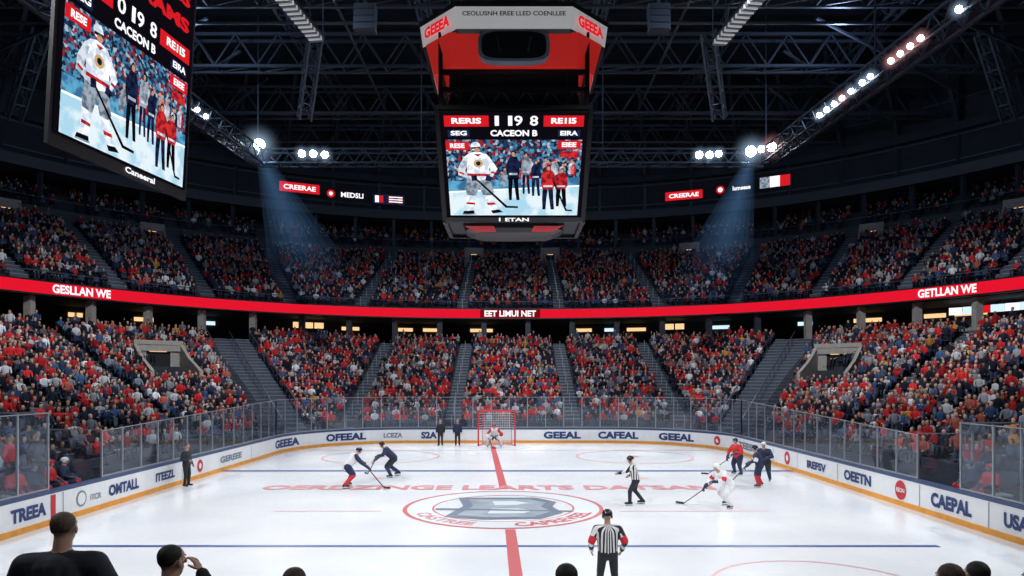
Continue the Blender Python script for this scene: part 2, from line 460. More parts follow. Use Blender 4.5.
mb = MB()
tier(mb, Rin, Rl, ZL0, ZL1, NL, 'conc')
ringsurf(mb, [(Rin, 0), (Rin, ZL0+.35), (offR(Rin, .12), ZL0+.35), (offR(Rin, .12), ZL0)], 'dark2')
ringsurf(mb, [(Rl, ZL1-.4), (Rl, ZL1-.05), (offR(Rl, 6), ZL1-.05), (offR(Rl, 6), 11.0)], 'dark')
ringsurf(mb, [(offR(Rl, .3), 10.25), (offR(Rl, 6), 10.25)], 'dark')
mb.build('lower_seating_bowl')
mb = MB()
tier(mb, Rl, R2, ZU0, ZU1, NU, 'conc')
ringsurf(mb, [(R2, ZU1-.5), (R2, Z30), ], 'dark2')
mb.build('upper_seating_deck')
mb = MB()
tier(mb, R2, R3, Z30, Z31, N3, 'conc')
ringsurf(mb, [(R3, Z30), (R3, 24.0)], 'dark')
for th in np.arange(rad(-110), rad(110), rad(4.2)):
    R = R2(th)+.4
    p = RP(R, th, 0); mb.beam((p[0], p[1], Z30-.3), (p[0], p[1], 23.8), .35, .35, 'dark2')
    a = RP(R2(th)+.1, th, Z30+.9); b = RP(R2(th+rad(4.2))+.1, th+rad(4.2), Z30+.9); mb.beam(a, b, .06, .06, 'steel')
mb.build('suite_level')
mb = MB()
ringsurf(mb, [(offR(R3, .5), 23.5), (offR(R2, -.3), 23.5), (offR(R2, -.3), 24.5), (offR(R2, .6), 24.6)], 'dark2')
ringsurf(mb, [(offR(R2, .6), 24.5), (offR(R2, .6), 27.8), (offR(R2, -.1), 27.8), (offR(R2, -.1), 28.6), (offR(R2, 1), 28.6), (offR(R2, 1), 37)], 'dark')
for z, o in ((25.2, .45), (27.5, .4), (31, .8)):
    for i in range(len(THS)-1):
        mb.beam(RP(R2(THS[i])+o, THS[i], z), RP(R2(THS[i+1])+o, THS[i+1], z), .1, .1, 'steel')
for th in np.arange(rad(-100), rad(100), rad(5)):
    R = R2(th)+.5
    mb.beam(RP(R, th, 24.6), RP(R, th, 36), .3, .3, 'steel_b')
    mb.beam(RP(R-.2, th, 28.6), RP(R-9, th, 35.5), .3, .3, 'steel_b')
mb.build('wall_upper')

# aisles / stairs, rails
mb = MB()
def stairs(A, B, z0, z1, n, aisles_x, aisles_th, wth):
    dz = (z1-z0)/n
    for k in range(n):
        for xa in aisles_x:
            th = math.atan2(xa, 33)
            for _ in range(4):
                R = lerpR(A, B, k/n)(th); th = math.asin(max(-.99, min(.99, xa/R)))
            R1 = lerpR(A, B, (k+1)/n)(th)
            y0 = CYB+R*math.cos(th); y1 = CYB+R1*math.cos(th)
            z = z0+dz*k
            mb.box((xa, (y0+y1)/2, z+.015), (1.1, y1-y0-.02, .03), 'aisle')
            mb.box((xa, y1-(y1-y0)*.22, z+dz/2), (1.1, (y1-y0)*.42, dz*.95), 'aisle')
            mb.box((xa, y1-(y1-y0)*.43, z+dz-.03), (1.1, .05, .04), 'nose')
            mb.box((xa, y0+.02, z+.02), (1.1, .05, .05), 'nose')
            if k % 3 == 0:
                mb.beam((xa, y0, z), (xa, y0, z+.95), .04, .04, 'grey')
        for ad in aisles_th:
            for sgn in (-1, 1):
                th = sgn*rad(ad); w = wth.get(ad, 1.1)
                R = lerpR(A, B, k/n)(th); R1 = lerpR(A, B, (k+1)/n)(th); z = z0+dz*k
                Rm = R1-(R1-R)*.22
                p = RP(Rm, th, z+dz/2); mb.box(p, (w, (R1-R)*.42, dz*.95), 'aisle', -th)
                p = RP((R+R1)/2, th, z+.015); mb.box(p, (w, R1-R-.02, .03), 'aisle', -th)
                p = RP(R1-(R1-R)*.43, th, z+dz-.03); mb.box(p, (w, .05, .04), 'nose', -th)
                if w > 2 and k < n-1:
                    for o in (-w/2, 0, w/2):
                        c, s_ = math.cos(th), math.sin(th)
                        q0 = RP(R, th, z+.9); q1 = RP(R1, th, z+dz+.9)
                        mb.beam((q0[0]+o*c, q0[1]-o*s_, q0[2]), (q1[0]+o*c, q1[1]-o*s_, q1[2]), .05, .05, 'steel')
                        if k % 2 == 0: mb.beam((q0[0]+o*c, q0[1]-o*s_, z), (q0[0]+o*c, q0[1]-o*s_, z+.9), .04, .04, 'steel')
stairs(Rin, Rl, ZL0, ZL1, NL, (-4.4, 4.5, -11.8, 12.2), (34, 52, 64, 76, 88), {34: 3.4})
stairs(Rl, R2, ZU0, ZU1, NU, (-14.2, -4.8, 4.6, 13.8), (27, 36, 45, 54, 64, 74, 84), {})
mb.build('aisle_stairs')

# vomitories
mb = MB()
def vomitory(thd, R1, zfloor, w=2.8, h=2.2, L=4.0, drop=1.2):
    th = rad(thd); c, s_ = math.cos(th), math.sin(th)
    def P(r, o, z): return (r*s_+o*c, CYB+r*c-o*s_, z)
    zt = zfloor+h
    for sg in (-1, 1):
        o0 = sg*w/2; o1 = sg*(w/2+.22)
        mb.add([P(R1, o0, zfloor-drop), P(R1-L, o0, zfloor-drop), P(R1-L, o0, zfloor+.2), P(R1-L*.45, o0, zfloor+1.1), P(R1, o0, zt),
                P(R1, o1, zfloor-drop), P(R1-L, o1, zfloor-drop), P(R1-L, o1, zfloor+.2), P(R1-L*.45, o1, zfloor+1.1), P(R1, o1, zt)],
               [(0, 1, 2, 3, 4), (9, 8, 7, 6, 5), (1, 6, 7, 2), (2, 7, 8, 3), (3, 8, 9, 4), (0, 4, 9, 5)], 'beige')
        mb.add([P(R1-.1, sg*w/2, zfloor-drop), P(R1-.1, sg*w*.28, zfloor-drop), P(R1-.1, sg*w*.28, zt), P(R1-.1, sg*w/2, zt)], [(0, 1, 2, 3)], 'beige')
    mb.beam(P(R1-.12, -w/2-.2, zt), P(R1-.12, w/2+.2, zt), .3, .3, 'beige')
    mb.beam(P(R1-.12, -w/2, zt-.35), P(R1-.12, w/2, zt-.35), .2, .5, 'beige')
    mb.quad(P(R1+.0, -w*.28, zfloor-drop), P(R1, w*.28, zfloor-drop), P(R1, w*.28, zt-.5), P(R1, -w*.28, zt-.5), 'blackm')
    mb.quad(P(R1-L, -w/2, zfloor-.5), P(R1-L, w/2, zfloor-.5), P(R1, w/2, zfloor-.5), P(R1, -w/2, zfloor-.5), 'aisle')
    mb.quad(P(R1-.02, -w*.2, zt-.65), P(R1-.02, w*.2, zt-.65), P(R1-.02, w*.2, zt-.5), P(R1-.02, -w*.2, zt-.5), 'warm')
for a, t in VOM:
    th = rad(a); R1 = lerpR(Rin, Rl, t+.06)(th); vomitory(a, R1, ZL0+(ZL1-ZL0)*(t-.06)+.1)
UV = [-38, -50, 38, 50, -4.4, 4.4, 20]
for a in UV:
    th = rad(a); R1 = lerpR(Rl, R2, .93)(th); vomitory(a, R1, ZU0+(ZU1-ZU0)*.86, w=1.8, h=2.0, L=1.5, drop=.4)
mb.build('stand_vomitories')

# concourse: pillars and lit concessions
mb = MB()
for th in np.arange(rad(-108), rad(108), rad(5.5)):
    mb.beam(RP(Rl(th)+.8, th, ZL1-.1), RP(Rl(th)+.8, th, 10.3), .5, .5, 'beige' if abs(th) > rad(30) else 'dark2')
for i, th in enumerate(np.arange(rad(-106), rad(106), rad(3.1))):
    if rng.random() < .45:
        R = Rl(th)+5.8; wd = rng.uniform(.5, 1.2); c, s_ = math.cos(th), math.sin(th); p = RP(R, th, 9.9)
        m = 'warm' if rng.random() < .7 else 'cool'
        mb.quad((p[0]-wd*c, p[1]+wd*s_, 9.45), (p[0]+wd*c, p[1]-wd*s_, 9.45), (p[0]+wd*c, p[1]-wd*s_, 9.8), (p[0]-wd*c, p[1]+wd*s_, 9.8), m)
for thd, mlist in ((48.5, ('ewhite', 'cool', 'ered', 'cool', 'ewhite', 'cool')), (-25.5, ('warm', 'warm', 'warm')), (19, ('warm', 'warm'))):
    for i, m in enumerate(mlist):
        th = rad(thd)+i*rad(1.2); R = Rl(th)+3.5; c, s_ = math.cos(th), math.sin(th); p = RP(R, th, 9.3)
        mb.box((p[0], p[1], 9.65), (.85, .1, .55), m, -th)
        mb.box((p[0], p[1], 8.4), (1.0, .5, 1.1), 'beige', -th)
mb.build('concourse')

# ribbon board
mb = MB()
ZR0, ZR1 = 10.3, 11.35
ringsurf(mb, [(offR(Rl, .25), ZR0), (offR(Rl, -.12), ZR0), (offR(Rl, -.12), ZR0+.12)], 'black')
ringsurf(mb, [(offR(Rl, -.12), ZR0+.12), (offR(Rl, -.12), ZR1-.12)], 'ribbon')
ringsurf(mb, [(offR(Rl, -.12), ZR1-.12), (offR(Rl, -.12), ZR1), (offR(Rl, .3), ZR1)], 'black')
rp = []
for th in np.linspace(rad(-112), rad(112), 500):
    R = Rl(th)-.12; rp.append((R*math.sin(th), CYB+R*math.cos(th)))
rib = Path(rp)
def rib_s(x, y):
    d = np.hypot(rib.p[:, 0]-x, rib.p[:, 1]-y); return rib.l[int(np.argmin(d))]
def rfn(q, z, o):
    def f(u, v):
        x, y = rib.off(q+u, o); return (x, y, z+v)
    return f
q0 = rib_s(0, 66)
f = rfn(q0, 10.83, .02)
for u in np.arange(-2.9, 2.9, .58): mb.quad(f(u, -.4), f(u+.58, -.4), f(u+.58, .4), f(u, .4), 'ribbon_d')
put_text(mb, 'EET LIMUI NET', 'ewhite', 5.0, .60, rfn(q0, 10.83, .05), .035)
put_text(mb, 'GESLLAN WE', 'ewhite', 4.0, .62, rfn(rib_s(-31.4, 49.5), 10.83, .05), .035)
put_text(mb, 'GETLLAN WE', 'ewhite', 4.0, .62, rfn(rib_s(31.4, 49.0), 10.83, .05), .035)
for i in range(len(THS)-1):
    mb.beam(RP(Rl(THS[i])+.05, THS[i], 12.0), RP(Rl(THS[i+1])+.05, THS[i+1], 12.0), .05, .05, 'steel')
mb.build('ribbon_led_board')

# small ad screens on upper wall
mb = MB()
def wsign(x, z, w, h, m, txt=None, tm='ewhite', tw=.8):
    th = math.asin(x/76.0)
    for _ in range(6): th = math.asin(max(-.9, min(.9, x/(R2(th)+.1))))
    R = R2(th)+.1; c, s_ = math.cos(th), math.sin(th)
    def f(u, v, o=0.0): return ((R-o)*s_+u*c, CYB+(R-o)*c-u*s_, z+v)
    mb.box(f(0, 0, -.12), (w+.2, .2, h+.2), 'black', -th)
    mb.quad(f(-w/2, -h/2, .02), f(w/2, -h/2, .02), f(w/2, h/2, .02), f(-w/2, h/2, .02), m)
    if txt: put_text(mb, txt, tm, w*tw, h*.5, lambda u, v: f(u, v, .06), .03)
    return f
wsign(-24.2, 26.3, 4.4, 1.1, 'ered', 'CREERAE')
wsign(-18.7, 26.0, 3.2, 1.2, 'eblack', 'MEDSLI')
ff = wsign(-21.0, 26.0, 1.0, 1.2, 'eblack'); mb.add([ff(.45*math.cos(k*PI/8), .45*math.sin(k*PI/8), .08) for k in range(16)], [tuple(range(16))], 'ered')
mb.add([ff(.22*math.cos(k*PI/8), .22*math.sin(k*PI/8), .1) for k in range(16)], [tuple(range(16))], 'ewhite')
ff = wsign(-14.6, 25.8, 3.6, 1.1, 'enavy')
for u, m in ((-1.4, 'ewhite'), (-.9, 'ered'), (.2, 'ered'), (1.3, 'ered')): mb.quad(ff(u-.22, -.4, .06), ff(u+.22, -.4, .06), ff(u+.22, .4, .06), ff(u-.22, .4, .06), m)
for k in range(3): mb.quad(ff(.0, -.33+k*.28, .08), ff(1.6, -.33+k*.28, .08), ff(1.6, -.2+k*.28, .08), ff(0, -.2+k*.28, .08), 'ewhite')
wsign(20.0, 25.9, 4.2, 1.0, 'ered', 'CREERAE')
ff = wsign(23.8, 26.1, 1.1, 1.2, 'eblack'); mb.add([ff(.46*math.cos(k*PI/8), .46*math.sin(k*PI/8), .08) for k in range(16)], [tuple(range(16))], 'ered')
mb.add([ff(.27*math.cos(k*PI/8), .27*math.sin(k*PI/8), .1) for k in range(16)], [tuple(range(16))], 'ewhite')
wsign(25.9, 26.1, 2.4, 1.0, 'eblack', 'Iumeeae')
ff = wsign(29.0, 26.3, 3.2, 1.2, 'enavy')
for u, m in ((-1.05, 'egrey'), (0, 'ewhite'), (1.05, 'ered')): mb.quad(ff(u-.52, -.6, .06), ff(u+.52, -.6, .06), ff(u+.52, .6, .06), ff(u-.52, .6, .06), m)
mb.build('wall_led_signs')

# floor & ceiling
mb = MB()
mb.quad((-70, -6, -.03), (70, -6, -.03), (70, 95, -.03), (-70, 95, -.03), 'conc')
mb.build('floor')
mb = MB()
mb.quad((-75, -10, 37), (-75, 100, 37), (75, 100, 37), (75, -10, 37), 'ceil')
for y in np.arange(0, 96, 3.0): mb.box((0, y, 36.8), (140, .3, .3), 'ceil')
mb.build('ceiling')
mb = MB()
for y in (36, 46, 56, 66, 76): mb.truss((-52, y, 31.3), (52, y, 31.3), 1.2, 2.6, 30, 'steel', .2, .10)
for x in (-30, -18, -7, 7, 18, 30): mb.truss((x, 20, 33.8), (x, 80, 33.8), .8, 1.6, 18, 'steel', .16, .09)
for x, y in ((-15, 52), (15, 52), (-36, 52), (36, 52)):
    mb.truss((x, y, 31), (x*1.12, y+3, 25.5), .9, .9, 5, 'steel', .14, .08)
for x in (-12, -3.4, 3.4, 12): mb.beam((x, 14, 30), (x, 74, 30), .16, .16, 'steel_b')
for y in (30, 40, 48, 64, 72): mb.cyl((-45, y, 29.6), (45, y, 29.6), .12, .12, 'steel_b', 6)
for s_ in (-1, 1):
    for k in range(7):
        a0 = (s_*(46-k*2), 30+k*7, 27+k*.5); mb.beam(a0, (s_*(24-k*.4), 30+k*5, 31), .16, .16, 'steel')
mb.build('roof_trusses')

# lighting catwalk ring with floods
mb = MB()
ZT = 24.0
mb.truss((-24.8, 20, ZT), (-22.4, 60, ZT), 1.2, 1.2, 24, 'steel', .14, .08)
mb.truss((24.8, 20, ZT), (22.4, 60, ZT), 1.2, 1.2, 24, 'steel', .14, .08)
mb.truss((-22.4, 60, ZT), (22.4, 60, ZT), 1.2, 1.2, 26, 'steel', .14, .08)
mb.beam((-26.0, 20, ZT+.1), (-23.8, 61.5, ZT+.1), 1.0, .06, 'steel_b'); mb.beam((26.0, 20, ZT+.1), (23.8, 61.5, ZT+.1), 1.0, .06, 'steel_b')
for x, y in ((-22.4, 60), (22.4, 60), (-8, 60), (8, 60), (-23.5, 44), (23.5, 44), (-24.3, 30), (24.3, 30)):
    mb.beam((x, y, ZT), (x, y, 36.6), .1, .1, 'steel')
glows = []
def flood(x, y, z, r, m='lamp', glow=0):
    p = Vector((x, y, z)); d = (Vector((0, 22, 0))-p); d.z *= .75; d.normalize()
    mb.cyl(p-d*.55, p, r*.55, r*1.12, 'black', 14)
    mb.disc(p+d*.02, d, r, m)
    mb.beam(p-d*.3, (x, y, ZT+.2), .08, .08, 'black')
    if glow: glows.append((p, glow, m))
flood(-22.0, 59.2, 24.9, .48, glow=2.2); flood(-18.3, 59.2, 24.1, .30, glow=1.0); flood(-17.3, 59.2, 24.1, .30, glow=1.0); flood(-16.3, 59.2, 24.0, .30, glow=1.0)
flood(16.3, 59.2, 24.0, .30, glow=1.0); flood(17.2, 59.2, 24.0, .30, glow=1.0); flood(18.0, 59.2, 24.1, .28, glow=.9)
flood(20.8, 59.2, 24.3, .44, glow=2.0); flood(21.7, 59.2, 24.5, .28, glow=.9); flood(22.6, 59.2, 24.7, .40, 'lamp2', glow=1.5)
for i, y in enumerate((35.2, 38.2, 39.1, 40.0, 40.9, 43, 43.9, 45.2, 46.3, 47.3, 48.3, 49.3)):
    x = 24.8-(y-20)*2.4/40-.75
    flood(x, y, 23.6, .18, 'lamp2' if i in (1, 2, 3, 4, 8) else 'lamp', glow=.7)
for y in (47, 48.3, 49.5, 30, 31.2): flood(-(24.8-(y-20)*2.4/40-.75), y, 23.6, .16, glow=.5)
cat = mb.build('lighting_catwalk')

for i, (x, y, z, rz) in enumerate(((-11.9, 38, 24.6, -.12), (12.6, 38, 24.4, .12))):
    mb = MB()
    mb.box((0, 0, .2), (.9, 5.2, .12), 'black')
    for k in range(22): mb.box((0, -2.5+k*.235, 0), (.8, .09, .22), 'greyp' if k % 2 else 'ring')
    for a in (-.4, .4): mb.beam((a, -2.4, .2), (a, -2.4, 12.0), .04, .04, 'steel'); mb.beam((a, 2.4, .2), (a, 2.4, 12.0), .04, .04, 'steel')
    ob = mb.build('louvre_light_panel', loc=(x, y, z), rz=rz)
for x, y in ((-8.6, 40), (8.6, 40)):
    mb = MB()
    for k in range(4): mb.box((0, -.08*k, -.42*k), (1.25, .7-.04*k, .38), 'steel_b'); mb.box((0, -.38-.06*k, -.42*k), (1.1, .04, .28), 'black')
    mb.beam((0, 0, .1), (0, 0, 10.3), .08, .08, 'steel')
    mb.build('speaker_array', loc=(x, y, 26.2))

# ------------------------------------------------------------------ video screens
def draw_screen(mb, f, x0, x1, y0, y1, digits='1'):
    W = x1-x0; H = y1-y0
    def g(u, v, l): return f(x0+u*W, y0+v*H, l)
    def rect(u0, v0, u1, v1, m, l): mb.quad(g(u0, v1, l), g(u1, v1, l), g(u1, v0, l), g(u0, v0, l), m)
    def pg(ps, m, l): mb.add([g(u, v, l) for u, v in ps], [tuple(range(len(ps)))], m)
    def tx(s, uc, vc, w, h, m, l=5, b=.04): put_text(mb, s, m, w, h, lambda a, c: g(uc+a, vc-c, l), b)
    def circ(uc, vc, ru, rv, m, l, n=12): pg([(uc+ru*math.cos(2*k*PI/n), vc+rv*math.sin(2*k*PI/n)) for k in range(n)], m, l)
    rect(0, 0, 1, 1, 'eblack', 0)
    rect(.03, .03, .33, .135, 'ered', 1); tx('RERIS', .18, .083, .2, .055, 'ewhite')
    rect(.70, .03, .97, .135, 'ered', 1); tx('RE1I5', .835, .083, .17, .055, 'ewhite')
    tx(digits, .385, .082, .028 if digits == '1' else .06, .095, 'ewhite', b=.02)
    tx('1', .475, .082, .028, .095, 'ewhite', b=.02); tx('9', .53, .082, .055, .095, 'ewhite', b=.02); tx('8', .635, .082, .055, .095, 'ewhite', b=.02)
    tx('CACEON B', .50, .20, .32, .06, 'ewhite', b=.04)
    rect(.05, .165, .2, .235, 'enavy', 1); tx('SEG', .125, .2, .11, .045, 'ewhite'); rect(.80, .165, .95, .235, 'enavy', 1); tx('EIRA', .875, .2, .12, .045, 'ewhite')
    rect(.03, .26, .97, .985, 'ecrowd', 1)
    pg([(.03, .76), (.5, .73), (.97, .70), (.97, .985), (.03, .985)], 'eice', 2)
    pg([(.03, .66), (.97, .62), (.97, .705), (.5, .735), (.03, .765)], 'ecyan', 2)
    pg([(.03, .755), (.5, .725), (.97, .695), (.97, .71), (.5, .74), (.03, .77)], 'ewhite', 3)
    rect(.03, .28, .19, .36, 'ered', 3); tx('RESE', .11, .32, .1, .045, 'ewhite')
    rect(.80, .27, .96, .35, 'ered', 3); tx('EIEE', .88, .31, .1, .045, 'ewhite')
    rect(.82, .37, .95, .43, 'eredf', 3)
    r2 = np.random.default_rng(3)
    for i in range(26):
        u = r2.uniform(.42, .94); v = .44+r2.uniform(0, .15)
        m = ['enavy', 'eredf', 'ejersey2', 'egrey'][r2.integers(0, 4)]
        circ(u, v, .010, .013, 'eskin', 3, 7); pg([(u-.02, v+.03), (u-.008, v+.013), (u+.008, v+.013), (u+.02, v+.03), (u+.016, v+.12), (u-.016, v+.12)], m, 3)
    circ(.235, .325, .034, .042, 'ejersey', 6); pg([(.205, .335), (.265, .33), (.27, .35), (.205, .352)], 'eblack', 7); circ(.245, .362, .020, .024, 'eskin', 7)
    pg([(.15, .43), (.19, .39), (.225, .378), (.265, .38), (.31, .40), (.335, .45), (.325, .54), (.33, .63), (.25, .655), (.165, .63), (.17, .54)], 'ejersey', 4)
    pg([(.15, .43), (.185, .44), (.165, .52), (.155, .56), (.215, .61), (.20, .645), (.105, .60), (.11, .52)], 'ejersey2', 5)
    pg([(.325, .42), (.345, .46), (.385, .54), (.335, .64), (.30, .62), (.335, .55), (.31, .49)], 'ejersey', 5)
    pg([(.17, .585), (.33, .59), (.33, .612), (.168, .608)], 'eredf', 6); pg([(.115, .565), (.15, .585), (.145, .6), (.11, .58)], 'eredf', 6)
    pg([(.34, .565), (.372, .575), (.365, .592), (.335, .58)], 'eredf', 6)
    circ(.25, .49, .035, .04, 'egold', 6, 9); circ(.25, .49, .018, .022, 'enavy', 7, 7); pg([(.22, .40), (.275, .4), (.25, .425)], 'eredf', 6)
    pg([(.195, .605), (.235, .60), (.24, .65), (.2, .66)], 'enavy', 7); pg([(.305, .60), (.345, .62), (.335, .665), (.295, .65)], 'enavy', 7)
    pg([(.165, .63), (.25, .655), (.33, .63), (.355, .76), (.33, .80), (.275, .79), (.25, .71), (.225, .80), (.16, .79), (.15, .73)], 'egrey', 4)
    pg([(.155, .79), (.22, .80), (.215, .87), (.20, .95), (.155, .95), (.15, .86)], 'ejersey', 5); pg([(.28, .79), (.335, .795), (.36, .87), (.385, .94), (.335, .95), (.30, .87)], 'ejersey', 5)
    pg([(.152, .86), (.215, .865), (.213, .885), (.152, .88)], 'eredf', 6); pg([(.30, .865), (.36, .865), (.368, .885), (.308, .888)], 'eredf', 6)
    pg([(.13, .945), (.205, .94), (.21, .97), (.12, .975)], 'eblack', 6); pg([(.33, .94), (.39, .93), (.42, .955), (.345, .97)], 'eblack', 6)
    pg([(.12, .972), (.215, .967), (.215, .978), (.12, .982)], 'egrey', 6)
    pg([(.20, .61), (.213, .605), (.45, .895), (.53, .90), (.53, .918), (.44, .915)], 'eblack', 6)
    def fig(u, v0, v1, w, top, bot, sk='eskin'):
        h = v1-v0
        circ(u, v0+h*.07, w*.17, h*.06, 'eblack', 4); circ(u, v0+h*.085, w*.14, h*.045, sk, 5)
        pg([(u-w*.5, v0+h*.24), (u-w*.32, v0+h*.15), (u, v0+h*.12), (u+w*.32, v0+h*.15), (u+w*.5, v0+h*.24), (u+w*.55, v0+h*.45), (u+w*.38, v0+h*.55), (u-w*.38, v0+h*.55), (u-w*.55, v0+h*.45)], top, 4)
        pg([(u-w*.4, v0+h*.55), (u, v0+h*.55), (u-w*.08, v0+h*.75), (u-w*.12, v0+h), (u-w*.36, v0+h), (u-w*.42, v0+h*.75)], bot, 4)
        pg([(u+w*.02, v0+h*.55), (u+w*.4, v0+h*.55), (u+w*.45, v0+h*.75), (u+w*.55, v0+h), (u+w*.28, v0+h), (u+w*.12, v0+h*.75)], bot, 4)
        pg([(u-w*.35, v0+h*.46), (u+w*.35, v0+h*.46), (u+w*.35, v0+h*.5), (u-w*.35, v0+h*.5)], 'ejersey2', 5)
    fig(.495, .36, .84, .085, 'enavy', 'eblack'); fig(.585, .38, .78, .06, 'egrey', 'enavy'); fig(.655, .45, .80, .065, 'enavy', 'enavy')
    fig(.745, .50, .93, .095, 'eredf', 'enavy'); fig(.84, .53, .90, .085, 'eredf', 'eblack')
    pg([(.70, .68), (.78, .66), (.785, .68), (.71, .70)], 'eredf', 6)
    pg([(.775, .66), (.785, .655), (.89, .93), (.93, .935), (.93, .948), (.88, .945)], 'eblack', 6)

# centre-hung scoreboard
mb = MB()
SX, SY = .07, 25.0
D = 5.7
KD = .55
zt, zb = 14.35, 10.35
def fr(x, y, z): return (SX+x, SY+D/2*KD+y*KD, z)
def fo(x, y, z): return (SX+x, SY+D/2+y, z)
tw, bw = 2.85, 2.55
vs = [fr(-bw, -bw, zb), fr(bw, -bw, zb), fr(bw, bw, zb), fr(-bw, bw, zb), fr(-tw, -tw, zt), fr(tw, -tw, zt), fr(tw, tw, zt), fr(-tw, tw, zt)]
mb.add(vs, [(3, 2, 1, 0), (4, 5, 6, 7), (0, 1, 5, 4), (1, 2, 6, 5), (2, 3, 7, 6), (3, 0, 4, 7)], 'black')
def face_fn(k):
    R = Matrix.Rotation(k*PI/2, 3, 'Z')
    def f(u, v, l):
        z = zt-.12-(zt-zb-.2)*v; t = (z-zb)/(zt-zb); w = bw+(tw-bw)*t-.08
        p = Vector(((u-.5)*2*w, -(bw+(tw-bw)*t)-(.02+.008*l)*(1.6 if k % 2 == 0 else 1), 0))
        p = R @ p
        return fr(p.x, p.y, z)
    return f
for k in range(4): draw_screen(mb, face_fn(k), 0, 1, 0, 1)
for sx in (-1, 1):
    for sy in (-1, 1):
        mb.beam(fr(sx*tw, sy*tw, zt+.05), fr(sx*bw, sy*bw, zb-.05), .16, .16, 'blackm')
        mb.beam(fr(sx*2.7, sy*2.7, zt), fr(sx*2.7, sy*2.7, 17.2), .16, .16, 'black')
        mb.beam(fr(sx*2.0, sy*2.7, zt), fr(sx*2.0, sy*2.7, 16.2), .08, .08, 'black')
for z, w in ((zt+.06, tw), (zb-.04, bw), (15.1, 2.7), (15.75, 2.7)):
    for a in ((-1, -1, 1, -1), (1, -1, 1, 1), (1, 1, -1, 1), (-1, 1, -1, -1)):
        mb.beam(fr(a[0]*w, a[1]*w, z), fr(a[2]*w, a[3]*w, z), .16, .16, 'black')
for x in np.arange(-2.7, 2.7, .9): mb.beam(fr(x, -2.7, zt+.1), fr(x+.45, -2.7, 15.1), .05, .05, 'steel_b'); mb.beam(fr(x+.45, -2.7, 15.1), fr(x+.9, -2.7, zt+.1), .05, .05, 'steel_b')
mb.box(fr(0, 0, 15.2), (4.8, 4.8*KD, 1.6), 'blackm')
put_text(mb, '1 ETAN', 'ewhite', 1.1, .13, lambda u, v: fr(u, -bw-.2, zb-.04+v), .03)
n = 28
def rr(z, w, p=4): return [fr(w*math.copysign(abs(math.cos(2*PI*k/n))**(2/p), math.cos(2*PI*k/n)), -.35+w*math.copysign(abs(math.sin(2*PI*k/n))**(2/p), math.sin(2*PI*k/n)), z) for k in range(n)]
rings = [(zb, 1.95), (10.08, 1.85), (9.94, 1.5), (9.92, .8)]
vs = []
for z, w in rings: vs += rr(z, w)
fs = [(j*n+i, j*n+(i+1) % n, (j+1)*n+(i+1) % n, (j+1)*n+i) for j in range(3) for i in range(n)]+[tuple(3*n+i for i in range(n))]
mb.add(vs, fs, 'black')
for sx in (-1, 1):
    mb.add([fr(sx*1.85, -2.26, 10.14), fr(sx*.75, -2.26, 10.14), fr(sx*.65, -2.0, 9.95), fr(sx*1.45, -1.95, 9.95)], [(0, 1, 2, 3), (3, 2, 1, 0)], 'redp')
def octo(a, b, z): return [fo(x, y, z) for x, y in ((-a, -b), (a, -b), (b, -a), (b, a), (a, b), (-a, b), (-b, a), (-b, -a))]
def band(a0, b0, z0, a1, b1, z1, m):
    vs = octo(a0, b0, z0)+octo(a1, b1, z1); mb.add(vs, [(i, (i+1) % 8, 8+(i+1) % 8, 8+i) for i in range(8)], m)
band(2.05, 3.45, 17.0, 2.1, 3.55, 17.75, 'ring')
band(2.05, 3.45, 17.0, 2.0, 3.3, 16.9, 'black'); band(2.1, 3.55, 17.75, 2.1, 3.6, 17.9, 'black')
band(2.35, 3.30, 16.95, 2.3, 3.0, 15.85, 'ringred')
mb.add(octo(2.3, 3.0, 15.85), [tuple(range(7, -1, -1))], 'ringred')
mb.add(octo(2.1, 3.6, 17.9), [tuple(range(8))], 'black')
put_text(mb, 'CEOLUSNH EREE LLED COENLLEE', 'blackm', 3.7, .16, lambda u, v: fo(u, -3.56, 17.5+v), .02)
def cfn(sx):
    a = Vector((2.1, -3.5)); b = Vector((3.5, -2.1)); mid = (a+b)/2; t = (b-a).normalized(); nn = Vector((t.y, -t.x))
    def f(u, v):
        if sx > 0: p = mid+t*u+nn*.06
        else: p = mid-t*u+nn*.06
        return fo(sx*p.x, p.y, 17.38+v)
    return f
put_text(mb, 'GEEEA', 'ered', 1.45, .42, cfn(1), .05); put_text(mb, 'GEEEA', 'ered', 1.45, .42, cfn(-1), .05)
dv = []
for k in range(24):
    t = 2*PI*k/24; c, s_ = math.cos(t), math.sin(t)
    dv.append((1.3*math.copysign(abs(c)**.5, c), .58*math.copysign(abs(s_)**.5, s_)))
mb.add([fo(x, -3.38, 16.45+z) for x, z in dv]+[fo(x, -2.95, 16.45+z) for x, z in dv], [tuple(range(24))]+[(i, 24+i, 24+(i+1) % 24, (i+1) % 24) for i in range(24)], 'greyp')
mb.add([fo(x*.90, -3.40, 16.45+z*.84) for x, z in dv], [tuple(range(24))], 'black')
for x in (-.5, .5): mb.beam(fo(x, -3.43, 16.2), fo(x*1.2, -3.43, 16.75), .06, .06, 'steel_b')
for sx in (-1, 1):
    for sy in (-1, 1): mb.cyl(fo(sx*2.4, sy*2.4, 18), fo(sx*3.6, sy*3.6, 36.5), .05, .05, 'steel_b', 6)
mb.truss(fo(0, 0, 18.1), fo(0, 0, 36.3), 1.6, 1.6, 12, 'steel', .14, .08)
mb.build('center_hung_scoreboard')

